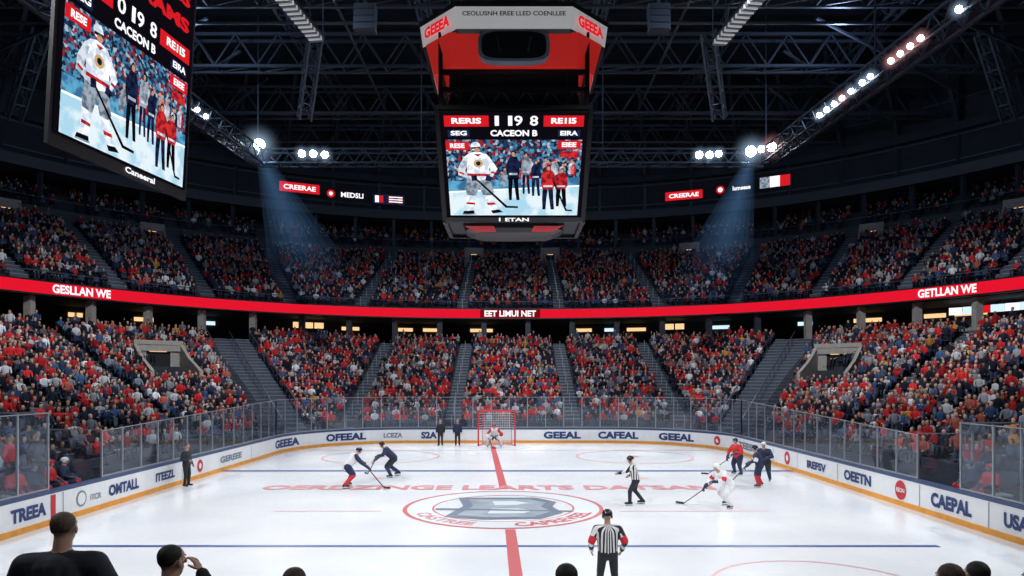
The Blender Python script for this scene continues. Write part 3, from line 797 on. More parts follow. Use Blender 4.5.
# angled side video board
mb = MB()
A = Vector((-11.5, 17.0)); B = Vector((-10.75, 22.3))
zb2, zt2 = 10.6, 16.4
tdir = (B-A).normalized(); nin = Vector((tdir.y, -tdir.x))
def lf(u, v, l):
    z = zt2-(zt2-zb2)*v; lean = (1-v)*.35
    p = A.lerp(B, u)+nin*(lean+.02+.008*l)
    return (p.x, p.y, z)
def lb(u, v, d):
    p = lf(u, v, 0); return (p[0]-nin.x*d, p[1]-nin.y*d, p[2])
e = .02
vs = [lf(-e, 1.05, -3), lf(1+e, 1.05, -3), lf(1+e, -.28, -3), lf(-e, -.28, -3)]
vb = [(p[0]-nin.x*.12, p[1]-nin.y*.12, p[2]) for p in vs]
mb.add(vs+vb, [(0, 1, 2, 3), (7, 6, 5, 4), (0, 4, 5, 1), (1, 5, 6, 2), (2, 6, 7, 3), (3, 7, 4, 0)], 'black')
draw_screen(mb, lf, 0, 1, .20, 1.0, digits='0')
mb.quad(lf(0, .20, 0), lf(1, .20, 0), lf(1, -.25, 0), lf(0, -.25, 0), 'eblack')
put_text(mb, 'EEVETEINGS', 'ered', .90, .075, lambda a, c: lf(.5+a, -.03-c, 2), .05)
put_text(mb, 'REF CIRAMS', 'ered', .90, .075, lambda a, c: lf(.5+a, .11-c, 2), .05)
put_text(mb, 'Caneeral', 'ewhite', .24, .030, lambda a, c: (lf(.60+a, 1.022-c, 2)), .03)
for u in (.08, .92):
    p = lb(u, -.28, .1); mb.cyl(p, (p[0]-1, p[1], 36.5), .07, .07, 'steel_b', 6)
for v in (.0, .5, .95): mb.beam(lb(.05, v, .2), lb(.95, v, .2), .1, .1, 'steel_b')
mb.build('side_video_board')

# ------------------------------------------------------------------ goal
mb = MB()
gx, gy, gw, gh, gd = -1.02, 45.3, 1.22, 2.35, 1.1
M['post'] = mat('goal_post_red', (.6, .03, .03), .3)
M['net'] = mat('net_cord', (.75, .75, .75), .7)
for s_ in (-1, 1):
    mb.cyl((gx+s_*gw, gy, 0), (gx+s_*gw, gy, gh), .055, .055, 'post'); mb.ell((gx+s_*gw, gy, gh), (.055, .055, .055), 'post', 8, 4)
    mb.beam((gx+s_*gw, gy, .04), (gx+s_*gw*.8, gy+gd, .04), .05, .05, 'post')
    mb.beam((gx+s_*gw, gy, gh), (gx+s_*gw*.8, gy+gd*.5, gh-.05), .04, .04, 'post'); mb.beam((gx+s_*gw*.8, gy+gd*.5, gh-.05), (gx+s_*gw*.8, gy+gd, .04), .04, .04, 'post')
mb.cyl((gx-gw, gy, gh), (gx+gw, gy, gh), .055, .055, 'post')
mb.beam((gx-gw*.8, gy+gd, .04), (gx+gw*.8, gy+gd, .04), .05, .05, 'post')
for k in range(17):
    x = -gw*.8+1.6*gw*k/16; mb.beam((gx+x, gy+gd, .04), (gx+x, gy+gd*.5, gh-.05), .018, .018, 'net'); mb.beam((gx+x*1.25, gy, gh), (gx+x, gy+gd*.5, gh-.05), .018, .018, 'net')
for k in range(14):
    t = k/14; y = gy+gd*(1-.5*t); z = .04+(gh-.09)*t; mb.beam((gx-gw*.8, y, z), (gx+gw*.8, y, z), .018, .018, 'net')
    for s_ in (-1, 1): mb.beam((gx+s_*gw*.8, y, z), (gx+s_*gw, gy, z), .018, .018, 'net')
mb.build('hockey_goal')

# ------------------------------------------------------------------ crowd (merged low-poly seated people)
def tube(ps, rs, n=6, sx=1.0):
    vs = []; fs = []
    for j, (p, r) in enumerate(zip(ps, rs)):
        p = Vector(p)
        d = Vector(ps[min(j+1, len(ps)-1)])-Vector(ps[max(j-1, 0)]); a, b = ortho(d)
        for i in range(n):
            t = 2*PI*i/n; q = p+a*(r*math.cos(t))+b*(r*math.sin(t))
            if sx != 1.0: q.x = p.x+(q.x-p.x)*sx
            vs.append(tuple(q))
    for j in range(len(ps)-1):
        for i in range(n):
            a0 = j*n+i; b0 = j*n+(i+1) % n; fs += [(a0, b0, b0+n), (a0, b0+n, a0+n)]
    for i in range(1, n-1): fs += [(0, i+1, i), ((len(ps)-1)*n, (len(ps)-1)*n+i, (len(ps)-1)*n+i+1)]
    return vs, fs
def template(kind):
    parts = []
    st = .38 if kind == 3 else 0.0
    parts.append((tube([(0, 0, .44+st), (0, .01, .62+st), (0, .03, .85+st), (0, .02, .97+st), (0, .02, 1.03+st)], [.13, .125, .14, .12, .05], 7, 1.35), 0))
    parts.append((tube([(0, .03, 1.0+st), (0, .045, 1.08+st), (0, .05, 1.17+st), (0, .045, 1.24+st), (0, .04, 1.27+st)], [.045, .07, .085, .07, .02], 7), 1))
    parts.append((tube([(0, -.005, 1.10+st), (0, .0, 1.18+st), (0, .02, 1.26+st), (0, .03, 1.30+st)], [.07, .09, .08, .02], 7), 2))
    for s_ in (-1, 1):
        sh = (s_*.2, .02, .95+st)
        if kind == 0: e = (s_*.25, .1, .7); w = (s_*.12, .3, .6)
        elif kind == 1: e = (s_*.22, .22, .78); w = (s_*.05, .36, .95)
        elif kind == 2: e = (s_*.3, .06, 1.15); w = (s_*.24, .1, 1.42)
        else: e = (s_*.27, .02, .70+st); w = (s_*.2, .2, .6+st)
        parts.append((tube([sh, e, tuple(np.array(e)*.15+np.array(w)*.85)], [.062, .05, .04], 5), 0))
        parts.append((tube([tuple(np.array(e)*.15+np.array(w)*.85), w, tuple(np.array(w)*1.12-np.array(e)*.12)], [.035, .045, .025], 5), 1))
        if kind != 3:
            parts.append((tube([(s_*.09, .02, .47), (s_*.11, .42, .5), (s_*.11, .44, .1)], [.09, .07, .05], 5), 3))
            parts.append((tube([(s_*.11, .42, .05), (s_*.12, .6, .03)], [.05, .035], 5), 4))
        else:
            parts.append((tube([(s_*.08, .02, .85), (s_*.1, .04, .45), (s_*.11, .02, .06)], [.09, .07, .05], 5), 3))
            parts.append((tube([(s_*.11, .0, .05), (s_*.12, .17, .03)], [.05, .035], 5), 4))
    V = []; F = []; T = []
    for (vs, fs), tg in parts:
        o = len(V); V += vs; F += [tuple(o+i for i in f) for f in fs]; T += [tg]*len(vs)
    return np.array(V, np.float32), np.array(F, np.int32), np.array(T, np.int32)
TMP = [template(k) for k in range(4)]
SKIN = np.array([(.50, .29, .20), (.56, .34, .25), (.38, .21, .15), (.2, .11, .07), (.62, .42, .32)])
HAIR = np.array([(.02, .015, .012), (.05, .03, .02), (.10, .05, .03), (.22, .15, .08), (.13, .12, .12), (.45, .02, .02), (.5, .5, .5)])
def seats(A, B, z0, z1, n, aisle, vom=None, sp=.52):
    out = []
    ths = np.linspace(rad(-104), rad(104), 900)
    for k in range(n):
        Rf = lerpR(A, B, (k+.42)/n); z = z0+(z1-z0)*k/n
        R = np.array([Rf(t) for t in ths]); x = R*np.sin(ths); y = CYB+R*np.cos(ths)
        l = np.r_[0, np.cumsum(np.hypot(np.diff(x), np.diff(y)))]
        q = np.arange(rng.uniform(0, sp), l[-1], sp)
        X = np.interp(q, l, x); Y = np.interp(q, l, y); TH = np.interp(q, l, ths)
        for a, b, t in zip(X, Y, TH):
            if b < 9: continue
            if aisle(a, b, t): continue
            if vom and vom(math.hypot(a, b-CYB), t): continue
            out.append((a, b, z, t, k))
    return out
def np_mesh(name, V, F, mats, colors=None):
    me = bpy.data.meshes.new(name)
    me.vertices.add(len(V)); me.vertices.foreach_set('co', V.astype(np.float32).ravel())
    me.loops.add(F.size); me.loops.foreach_set('vertex_index', F.astype(np.int32).ravel())
    me.polygons.add(len(F)); me.polygons.foreach_set('loop_start', np.arange(len(F), dtype=np.int32)*F.shape[1])
    for m in mats: me.materials.append(m)
    if colors is not None:
        at = me.color_attributes.new('Col', 'FLOAT_COLOR', 'POINT')
        at.data.foreach_set('color', colors.astype(np.float32).ravel())
    me.update(calc_edges=True)
    ob = bpy.data.objects.new(name, me); scene.collection.objects.link(ob); return ob
cm = bpy.data.materials.new('crowd_clothes'); cm.use_nodes = True
an = cm.node_tree.nodes.new('ShaderNodeAttribute'); an.attribute_name = 'Col'
cm.node_tree.links.new(an.outputs['Color'], cm.node_tree.nodes['Principled BSDF'].inputs['Base Color'])
cm.node_tree.nodes['Principled BSDF'].inputs['Roughness'].default_value = .9
cm.node_tree.nodes['Principled BSDF'].inputs['Specular IOR Level'].default_value = .2
def jersey(n, redp):
    r = rng.random(n); c = np.zeros((n, 3))
    c[:] = (.015, .020, .038)
    s1 = r < redp; c[s1] = (.62, .028, .032)
    s = (r >= redp) & (r < redp+.10); c[s] = (.66, .68, .72)
    s = (r >= redp+.10) & (r < redp+.24); c[s] = (.05, .10, .22)
    s = (r >= redp+.24) & (r < redp+.32); c[s] = (.20, .23, .28)
    s = (r >= redp+.32) & (r < redp+.335); c[s] = (.65, .3, .06)
    s = (r >= redp+.335) & (r < redp+.39); c[s] = (.45, .12, .09)
    return c*rng.uniform(.4, 1.15, (n, 1))
def crowd(name, S, redp, occ):
    S = [s for s in S if rng.random() < occ]
    kinds = rng.choice(4, len(S), p=[.5, .27, .06, .17])
    Vs = []; Fs = []; Cs = []; off = 0
    S = np.array([s[:4] for s in S])
    for k in range(4):
        idx = np.where(kinds == k)[0]; tv, tf, tt = TMP[k]; n = len(idx)
        if n == 0: continue
        s = S[idx]
        ang = PI-s[:, 3]+rng.normal(0, .22, n)
        ca, sa = np.cos(ang), np.sin(ang)
        sc = rng.uniform(.82, .97, n)
        tvn = tv[None, :, :]*sc[:, None, None]
        x = tvn[:, :, 0]*ca[:, None]-tvn[:, :, 1]*sa[:, None]+s[:, 0][:, None]
        y = tvn[:, :, 0]*sa[:, None]+tvn[:, :, 1]*ca[:, None]+s[:, 1][:, None]
        z = tvn[:, :, 2]+s[:, 2][:, None]+.01
        V = np.stack([x, y, z], -1).reshape(-1, 3)
        F = (tf[None]+(np.arange(n)*len(tv))[:, None, None]).reshape(-1, 3)+off
        pal = np.zeros((n, 5, 3))
        pal[:, 0] = jersey(n, redp); pal[:, 1] = SKIN[rng.choice(5, n, p=[.3, .3, .15, .1, .15])]
        pal[:, 2] = HAIR[rng.choice(7, n, p=[.34, .26, .16, .07, .06, .08, .03])]
        pal[:, 3] = np.array((.02, .025, .045))*rng.uniform(.5, 2, (n, 1)); pal[:, 4] = (.02, .02, .02)
        C = pal[:, tt, :].reshape(-1, 3); C = np.c_[C, np.ones(len(C))]
        Vs.append(V); Fs.append(F); Cs.append(C); off += len(V)
    V = np.concatenate(Vs); F = np.concatenate(Fs); C = np.concatenate(Cs)
    return np_mesh(name, V, F, [cm], C)
SL = seats(Rin, Rl, ZL0, ZL1, NL, aisle_lower, in_vom)
SU = seats(Rl, R2, ZU0, ZU1, NU, aisle_upper)
S3 = seats(R2, R3, Z30, Z31, N3, aisle_upper, sp=.75)
crowd('spectator_crowd_lower', SL, .27, .94)
crowd('spectator_crowd_upper', SU, .17, .86)
crowd('spectator_crowd_suites', S3, .10, .7)
tb = MB()
tb.add([(-.22, -.2, .44), (.22, -.2, .44), (.22, .2, .47), (-.22, .2, .47), (-.22, -.2, .38), (.22, -.2, .38), (.2, .2, .42), (-.2, .2, .42)], [(0, 1, 2, 3), (7, 6, 5, 4), (3, 2, 6, 7), (0, 3, 7, 4), (1, 5, 6, 2)], 'blue')
tb.add([(-.22, -.24, .44), (.22, -.24, .44), (.2, -.32, .82), (-.2, -.32, .82), (-.22, -.2, .44), (.22, -.2, .44), (.2, -.28, .82), (-.2, -.28, .82)], [(0, 3, 2, 1), (4, 5, 6, 7), (3, 7, 6, 2), (0, 4, 7, 3), (1, 2, 6, 5)], 'blue')
tb.add([(-.04, -.1, 0), (.04, -.1, 0), (.04, -.1, .4), (-.04, -.1, .4)], [(0, 1, 2, 3)], 'blue')
sv = np.array(tb.v); sf = np.array([f for f in tb.f])
M['seat'] = mat('seat_plastic_navy', (.02, .035, .075), .5)
def seatmesh(name, S):
    s = np.array([q[:4] for q in S]); n = len(s); ang = PI-s[:, 3]; ca, sa = np.cos(ang), np.sin(ang)
    x = sv[None, :, 0]*ca[:, None]-sv[None, :, 1]*sa[:, None]+s[:, 0][:, None]
    y = sv[None, :, 0]*sa[:, None]+sv[None, :, 1]*ca[:, None]+s[:, 1][:, None]
    z = sv[None, :, 2]+s[:, 2][:, None]
    V = np.stack([x, y, z], -1).reshape(-1, 3); F = (sf[None]+(np.arange(n)*len(sv))[:, None, None]).reshape(-1, 4)
    return np_mesh(name, V, F, [M['seat']])
seatmesh('stadium_seats_lower', SL); seatmesh('stadium_seats_upper', SU)

# ------------------------------------------------------------------ detailed people
def cloth(name, col, r=.8): return mat(name, col, r, noise=.12, nscale=9)
M['skin'] = mat('skin', (.50, .29, .21), .5, noise=.06, nscale=20)
M['hairb'] = mat('hair_brown', (.05, .03, .02), .7, noise=.5, nscale=60)
M['hairk'] = mat('hair_black', (.012, .01, .01), .7, noise=.5, nscale=60)
M['hairg'] = mat('hair_grey_brown', (.10, .07, .055), .7, noise=.4, nscale=70)
M['hairbl'] = mat('hair_blond', (.20, .12, .07), .7, noise=.4, nscale=60)
M['jw'] = cloth('jersey_white', (.72, .72, .74)); M['jn'] = cloth('jersey_navy', (.015, .025, .07)); M['jr'] = cloth('jersey_red', (.6, .02, .03))
M['pb'] = cloth('pants_black', (.015, .017, .025)); M['pn'] = cloth('pants_navy', (.015, .025, .07)); M['jk'] = cloth('jacket_charcoal', (.020, .026, .038))
M['sw'] = cloth('socks_white', (.68, .68, .7)); M['sr'] = cloth('socks_red', (.5, .02, .03)); M['gl'] = cloth('gloves_dark', (.02, .025, .05), .5)
M['boot'] = mat('skate_boot', (.01, .01, .01), .35); M['blade'] = mat('skate_blade', (.6, .62, .65), .2, .9); M['stick'] = mat('stick_shaft', (.03, .03, .035), .4)
M['helw'] = mat('helmet_white', (.75, .75, .76), .25); M['heln'] = mat('helmet_navy', (.015, .02, .06), .25); M['helr'] = mat('helmet_red', (.5, .02, .02), .25); M['helk'] = mat('helmet_black', (.012, .012, .014), .25)
M['eyew'] = mat('eye_white', (.8, .8, .8), .3); M['eyed'] = mat('eye_dark', (.02, .015, .01), .2); M['lip'] = mat('lips', (.4, .15, .13), .5)
def stripes():
    m = bpy.data.materials.new('referee_stripes'); m.use_nodes = True; nt = m.node_tree; b = nt.nodes['Principled BSDF']
    tc = nt.nodes.new('ShaderNodeTexCoord'); sx = nt.nodes.new('ShaderNodeSeparateXYZ')
    at = nt.nodes.new('ShaderNodeMath'); at.operation = 'ARCTAN2'
    ad = nt.nodes.new('ShaderNodeMath'); ad.operation = 'ADD'; ad.inputs[1].default_value = 0.02
    mu = nt.nodes.new('ShaderNodeMath'); mu.operation = 'MULTIPLY'; mu.inputs[1].default_value = 14
    si = nt.nodes.new('ShaderNodeMath'); si.operation = 'SINE'
    gt = nt.nodes.new('ShaderNodeMath'); gt.operation = 'GREATER_THAN'; gt.inputs[1].default_value = 0
    mx = nt.nodes.new('ShaderNodeMix'); mx.data_type = 'RGBA'
    mx.inputs[6].default_value = (.012, .012, .015, 1); mx.inputs[7].default_value = (.72, .72, .73, 1)
    L = nt.links.new
    L(tc.outputs['Object'], sx.inputs[0]); L(sx.outputs['X'], at.inputs[0]); L(sx.outputs['Y'], ad.inputs[0]); L(ad.outputs[0], at.inputs[1])
    L(at.outputs[0], mu.inputs[0]); L(mu.outputs[0], si.inputs[0]); L(si.outputs[0], gt.inputs[0]); L(gt.outputs[0], mx.inputs[0]); L(mx.outputs[2], b.inputs['Base Color'])
    b.inputs['Roughness'].default_value = .8
    return m
M['ref'] = stripes()

def remesh(prims, voxel):
    t = MB()
    for p in prims:
        if p[0] == 'c': t.capsule(p[1], p[2], p[3], p[4], 'skin', 14, 4)
        else: t.ell(p[1], p[2], 'skin', 16, 12, p[4] if len(p) > 4 else None, .0001, .9999)
    me = bpy.data.meshes.new('t'); me.from_pydata(t.v, [], t.f)
    import bmesh
    bm = bmesh.new(); bm.from_mesh(me); bmesh.ops.remove_doubles(bm, verts=bm.verts, dist=1e-4)
    bmesh.ops.recalc_face_normals(bm, faces=bm.faces); bm.to_mesh(me); bm.free()
    ob = bpy.data.objects.new('t', me); scene.collection.objects.link(ob)
    r = ob.modifiers.new('r', 'REMESH'); r.mode = 'VOXEL'; r.voxel_size = voxel
    s = ob.modifiers.new('s', 'SMOOTH'); s.iterations = 3; s.factor = .5
    dg = bpy.context.evaluated_depsgraph_get(); ev = bpy.data.meshes.new_from_object(ob.evaluated_get(dg))
    V = np.array([v.co[:] for v in ev.vertices]); F = [tuple(p.vertices) for p in ev.polygons]
    bpy.data.objects.remove(ob); bpy.data.meshes.remove(me); bpy.data.meshes.remove(ev)
    C = np.array([V[list(f)].mean(0) for f in F])
    best = np.full(len(C), 1e9); lab = np.zeros(len(C), int)
    for i, p in enumerate(prims):
        if p[0] == 'c':
            a = np.array(p[1], float); b = np.array(p[2], float); d = b-a; t = np.clip(((C-a) @ d)/max(1e-9, d @ d), 0, 1)
            q = np.linalg.norm(C-(a+t[:, None]*d), axis=1)-(p[3]+(p[4]-p[3])*t)
        else:
            R = np.array(p[4]) if len(p) > 4 and p[4] is not None else np.eye(3)
            l = (C-np.array(p[1])) @ R; rr_ = np.array(p[2]); k = np.linalg.norm(l/rr_, axis=1); q = (k-1)*rr_.min()
        w = q < best; best[w] = q[w]; lab[w] = i
    return V, F, lab

def hand(mb, w, d, nrm, m, s=1.0, curl=.9, side=1):
    w = Vector(w); d = Vector(d).normalized(); nrm = Vector(nrm); nrm = (nrm-d*nrm.dot(d)).normalized(); x = d.cross(nrm).normalized()*side
    R = Matrix((x, d, nrm)).transposed()
    c = w+d*.05*s
    mb.ell(c, (.042*s, .055*s, .018*s), m, 10, 8, R)
    for i, (o, L) in enumerate(((-.03, .066), (-.01, .076), (.011, .072), (.031, .056))):
        p = w+d*.09*s+x*o*s; a = .25
        for k, f in enumerate((.45, .32, .23)):
            dd = d*math.cos(a)+nrm*math.sin(a); q = p+dd*L*f*s
            mb.capsule(p, q, .0095*s-.0008*k, .009*s-.0008*k, m, 6, 2); p = q; a += curl
    p = w+d*.03*s-x*.035*s; q = p+(d*.6-x*.7+nrm*.3).normalized()*.035*s; mb.capsule(p, q, .012*s, .010*s, m, 6, 2)
    r2 = q+(d*.8-x*.1+nrm*.5).normalized()*.03*s; mb.capsule(q, r2, .010*s, .008*s, m, 6, 2)

def V3(*a): return Vector(a)
POSE = {}
POSE['stand'] = dict(pel=(0, 0, .96), chest=(0, .01, 1.33), neck=(0, .01, 1.5), head=(0, .03, 1.68),
    sL=(-.18, 0, 1.42), sR=(.18, 0, 1.42), eL=(-.27, -.04, 1.15), eR=(.27, -.04, 1.15), wL=(-.27, .08, .92), wR=(.27, .08, .92),
    hL=(-.09, 0, .92), hR=(.09, 0, .92), kL=(-.11, .04, .52), kR=(.11, .04, .52), aL=(-.12, 0, .13), aR=(.12, 0, .13))
POSE['refback'] = dict(pel=(0, 0, .96), chest=(0, .03, 1.32), neck=(0, .04, 1.48), head=(0, .07, 1.65),
    sL=(-.22, .02, 1.40), sR=(.22, .02, 1.40), eL=(-.34, -.04, 1.15), eR=(.34, -.04, 1.15), wL=(-.31, .15, .93), wR=(.31, .15, .93),
    hL=(-.1, 0, .92), hR=(.1, 0, .92), kL=(-.14, .05, .52), kR=(.14, .05, .52), aL=(-.17, 0, .15), aR=(.17, 0, .15))
POSE['refpoint'] = dict(pel=(0, -.05, .92), chest=(0, .06, 1.27), neck=(0, .1, 1.43), head=(0, .15, 1.60),
    sL=(-.20, .06, 1.36), sR=(.20, .06, 1.36), eL=(-.30, .28, 1.2), eR=(.32, .0, 1.12), wL=(-.28, .52, 1.14), wR=(.27, .2, 1.0),
    hL=(-.1, -.05, .88), hR=(.1, -.05, .88), kL=(-.16, .14, .5), kR=(.16, .0, .5), aL=(-.18, .14, .15), aR=(.22, -.26, .16))
POSE['glide'] = dict(pel=(0, -.14, .84), chest=(0, .17, 1.13), neck=(0, .27, 1.26), head=(0, .37, 1.40),
    sL=(-.21, .17, 1.22), sR=(.21, .17, 1.22), eL=(-.36, .33, 1.00), eR=(.37, .33, .96), wL=(-.14, .52, .95), wR=(.22, .66, .74),
    hL=(-.12, -.14, .80), hR=(.12, -.14, .80), kL=(-.22, .17, .48), kR=(.24, .06, .48), aL=(-.28, .0, .15), aR=(.40, -.34, .17))
POSE['upright'] = dict(pel=(0, -.04, .90), chest=(0, .06, 1.25), neck=(0, .1, 1.41), head=(0, .15, 1.58),
    sL=(-.21, .06, 1.34), sR=(.21, .06, 1.34), eL=(-.37, .14, 1.1), eR=(.37, .16, 1.08), wL=(-.16, .36, 1.02), wR=(.22, .42, .84),
    hL=(-.11, -.04, .86), hR=(.11, -.04, .86), kL=(-.19, .1, .5), kR=(.2, .06, .5), aL=(-.23, .02, .15), aR=(.28, -.12, .15))
POSE['goalie'] = dict(pel=(0, -.12, .72), chest=(0, .1, 1.08), neck=(0, .18, 1.22), head=(0, .25, 1.38),
    sL=(-.2, .1, 1.17), sR=(.2, .1, 1.17), eL=(-.42, .22, .95), eR=(.42, .22, .92), wL=(-.45, .45, .9), wR=(.4, .46, .72),
    hL=(-.12, -.1, .7), hR=(.12, -.1, .7), kL=(-.22, .26, .5), kR=(.22, .26, .5), aL=(-.42, .06, .15), aR=(.42, .06, .15))
POSE['sit'] = dict(pel=(0, 0, .55), chest=(0, .03, .92), neck=(0, .05, 1.07), head=(0, .08, 1.23),
    sL=(-.20, .02, 1.00), sR=(.20, .02, 1.00), eL=(-.29, .08, .76), eR=(.29, .08, .76), wL=(-.16, .32, .66), wR=(.16, .32, .66),
    hL=(-.1, .03, .52), hR=(.1, .03, .52), kL=(-.14, .45, .52), kR=(.14, .45, .52), aL=(-.14, .45, .11), aR=(.14, .45, .11))

def person(name, loc, yaw, pose, top='jk', bot='pb', sock=None, hair='hairb', helmet=None, glove=None, hockey=False, skates=False,
           headyaw=0.0, voxel=.022, scale=1.0, arm=None, stick=None, pads=False, over=None, bulk=1.0, band=None):
    P = {k: Vector(v) for k, v in POSE[pose].items()}
    if over: P.update({k: Vector(v) for k, v in over.items()})
    k = (1.34 if hockey else 1.0)*bulk
    arm = arm or top; sock = sock or bot; prims = []
    def c(a, b, r0, r1, m): prims.append(('c', tuple(a), tuple(b), r0, r1, m))
    x = V3(1, 0, 0); pel, ch, nk, hd = P['pel'], P['chest'], P['neck'], P['head']
    c(pel-x*.06, ch-x*.08, .115*k, .12*k, top); c(pel+x*.06, ch+x*.08, .115*k, .12*k, top); c(pel, ch, .12*k, .13*k, top)
    c(P['sL']*.9+ch*.1, P['sR']*.9+ch*.1, .08*k, .08*k, top)
    c(ch, nk-V3(0, 0, .05), .125*k, .07, top)
    for s in ('sL', 'sR'): c(nk-V3(0, 0, .07), P[s], .06, .07*k, top)
    c(pel-V3(.065, 0, .05), pel+V3(.065, 0, -.05), .12*k, .12*k, top if hockey else bot)
    for s in ('L', 'R'):
        S, E, W, H, K, A_ = (P[q+s] for q in 'sewhka')
        c(S, E, .072*k, .058*k, arm); c(E, E.lerp(W, .92), .056*k, .042*k, arm)
        if band: c(S.lerp(E, .72), S.lerp(E, .95), .068*k, .066*k, band)
        c(E.lerp(W, .9), W, .033, .03, 'skin')
        if hockey:
            c(H, K.lerp(H, .12), .15, .12, bot); c(K, A_, .10, .07, sock)
        else:
            kk = 1+(bulk-1)*.7
            c(H, K, .095*kk, .07*kk, bot); c(K, A_, .068*kk, .055*kk, bot)
        sgn = -1 if s == 'L' else 1
        f0 = A_+V3(0, -.06, -.045); f1 = A_+V3(sgn*.03, .15, -.06)
        if skates: f0.z = max(f0.z, .1); f1.z = max(f1.z, .095)
        c(f0, f1, .048, .04, 'boot'); c(A_, A_+V3(0, -.02, -.03), .056, .054, 'boot')
    RH = Matrix.Rotation(headyaw, 3, 'Z')
    def h(dx, dy, dz): return hd+RH @ V3(dx, dy, dz)
    c(nk-V3(0, 0, .02), h(0, -.015, -.06), .064, .062, 'skin')
    prims.append(('e', tuple(h(0, -.005, .025)), (.079, .096, .098), 'skin', RH))
    prims.append(('e', tuple(h(0, .014, -.045)), (.062, .070, .072), 'skin', RH))
    c(h(0, .055, -.09), h(0, .06, -.088), .026, .024, 'skin')
    if voxel < .02: c(h(0, .09, .015), h(0, .108, -.02), .010, .016, 'skin')
    if not helmet:
        prims.append(('e', tuple(h(0, -.022, .050)), (.084, .090, .082), hair, RH))
        prims.append(('e', tuple(h(0, -.042, .018)), (.077, .063, .052), hair, RH))
    V, F, lab = remesh(prims, voxel)
    mb = MB(); mb.v = [tuple(v) for v in V]
    pm = [mb.mi(p[5] if p[0] == 'c' else p[3]) for p in prims]
    mb.f = list(F); mb.m = [pm[i] for i in lab]
    for s in (-1, 1):
        mb.ell(h(s*.031, .082, .012), (.013, .010, .009), 'eyew', 8, 6, RH); mb.ell(h(s*.031, .0905, .012), (.006, .004, .006), 'eyed', 6, 4, RH)
        mb.ell(h(s*.085, -.002, -.005), (.012, .02, .032), 'skin', 8, 6, RH @ Matrix.Rotation(s*.35, 3, 'Z'))
        mb.capsule(h(s*.018, .088, .036), h(s*.046, .078, .035), .005, .004, hair, 6, 2)
    mb.capsule(h(0, .088, .012), h(0, .108, -.02), .009, .014, 'skin', 8, 3)
    mb.ell(h(0, .081, -.052), (.024, .009, .007), 'lip', 8, 4, RH)
    if helmet:
        mb.ell(h(0, -.008, .038), (.108, .128, .108), helmet, 16, 8, RH, 0, .56)
        mb.capsule(h(-.07, .095, .052), h(.07, .095, .052), .014, .014, helmet, 8, 2)
        for s in (-1, 1):
            mb.ell(h(s*.09, -.01, -.005), (.02, .055, .05), helmet, 8, 6, RH); mb.capsule(h(s*.085, .0, -.04), h(s*.03, .045, -.105), .005, .005, 'black', 5, 1)
        if pads:
            for i in range(-3, 4): mb.capsule(h(i*.022, .125-abs(i)*.008, .05), h(i*.02, .12-abs(i)*.008, -.1), .005, .005, 'blade', 5, 1)
            for j in range(4): mb.capsule(h(-.07, .1, .03-j*.04), h(.07, .1, .03-j*.04), .005, .005, 'blade', 5, 1)
        else:
            mb.add([h(-.08, .095, .045), h(0, .128, .045), h(.08, .095, .045), h(.075, .1, -.01), h(0, .13, -.015), h(-.075, .1, -.01)], [(0, 1, 4, 5), (1, 2, 3, 4)], 'glass')
    for s in ('L', 'R'):
        E, W = P['e'+s], P['w'+s]; d = (W-E).normalized(); sd = 1 if s == 'L' else -1
        if hockey:
            mb.capsule(W-d*.1, W+d*.02, .07, .06, glove or 'gl', 10, 2)
            hand(mb, W, d, V3(-.3*sd*-1, .1, -.8), glove or 'gl', 1.5, .8, sd)
        else: hand(mb, W, d, V3(sd*.8, .2, 0), glove or 'skin', 1.0, .45, sd)
    if skates:
        for s in ('L', 'R'):
            A_ = P['a'+s]; sgn = -1 if s == 'L' else 1
            zb_ = -A_.z+.025
            mb.beam(A_+V3(0, -.09, zb_), A_+V3(sgn*.035, .17, zb_), .008, .04, 'blade')
            mb.beam(A_+V3(0, -.05, zb_+.015), A_+V3(0, -.05, -.07), .03, .02, 'helw'); mb.beam(A_+V3(sgn*.02, .12, zb_+.015), A_+V3(sgn*.02, .12, -.07), .03, .02, 'helw')
    if pads:
        for s in (-1, 1):
            q = 'L' if s < 0 else 'R'; K, A_ = P['k'+q], P['a'+q]
            mb.beam(A_+V3(0, .1, .0), K+V3(0, .08, .22), .26, .12, 'helw'); mb.beam(A_+V3(0, .18, .1), K+V3(0, .16, .05), .1, .03, 'jr')
        W = P['wR']; mb.box(tuple(W+V3(0, .1, .0)), (.22, .06, .36), 'helw'); mb.ell(P['wL']+V3(0, .05, 0), (.13, .08, .15), 'jr', 10, 8)
    ob = mb.build(name, smooth=True, loc=loc, rz=yaw); ob.scale = (scale,)*3
    if stick:
        sb = MB(); a = Vector(stick[0]); b = Vector(stick[1]); d = (b-a).normalized()
        sb.beam(a-d*.15, b, .036, .026, 'stick')
        fd = Vector((d.x, d.y, 0)).normalized()
        p0 = V3(b.x, b.y, .04); p1 = b+fd*.17; p2 = b+fd*.32+Vector((-fd.y, fd.x, 0))*.03
        p1.z = .04; p2.z = .045
        sb.beam(p0, p1, .015, .075, 'stick'); sb.beam(p1, p2, .013, .07, 'stick'); sb.beam(a-d*.16, a-d*.05, .036, .03, 'helw')
        sb.build('hockey_stick', parent=ob)
    return ob

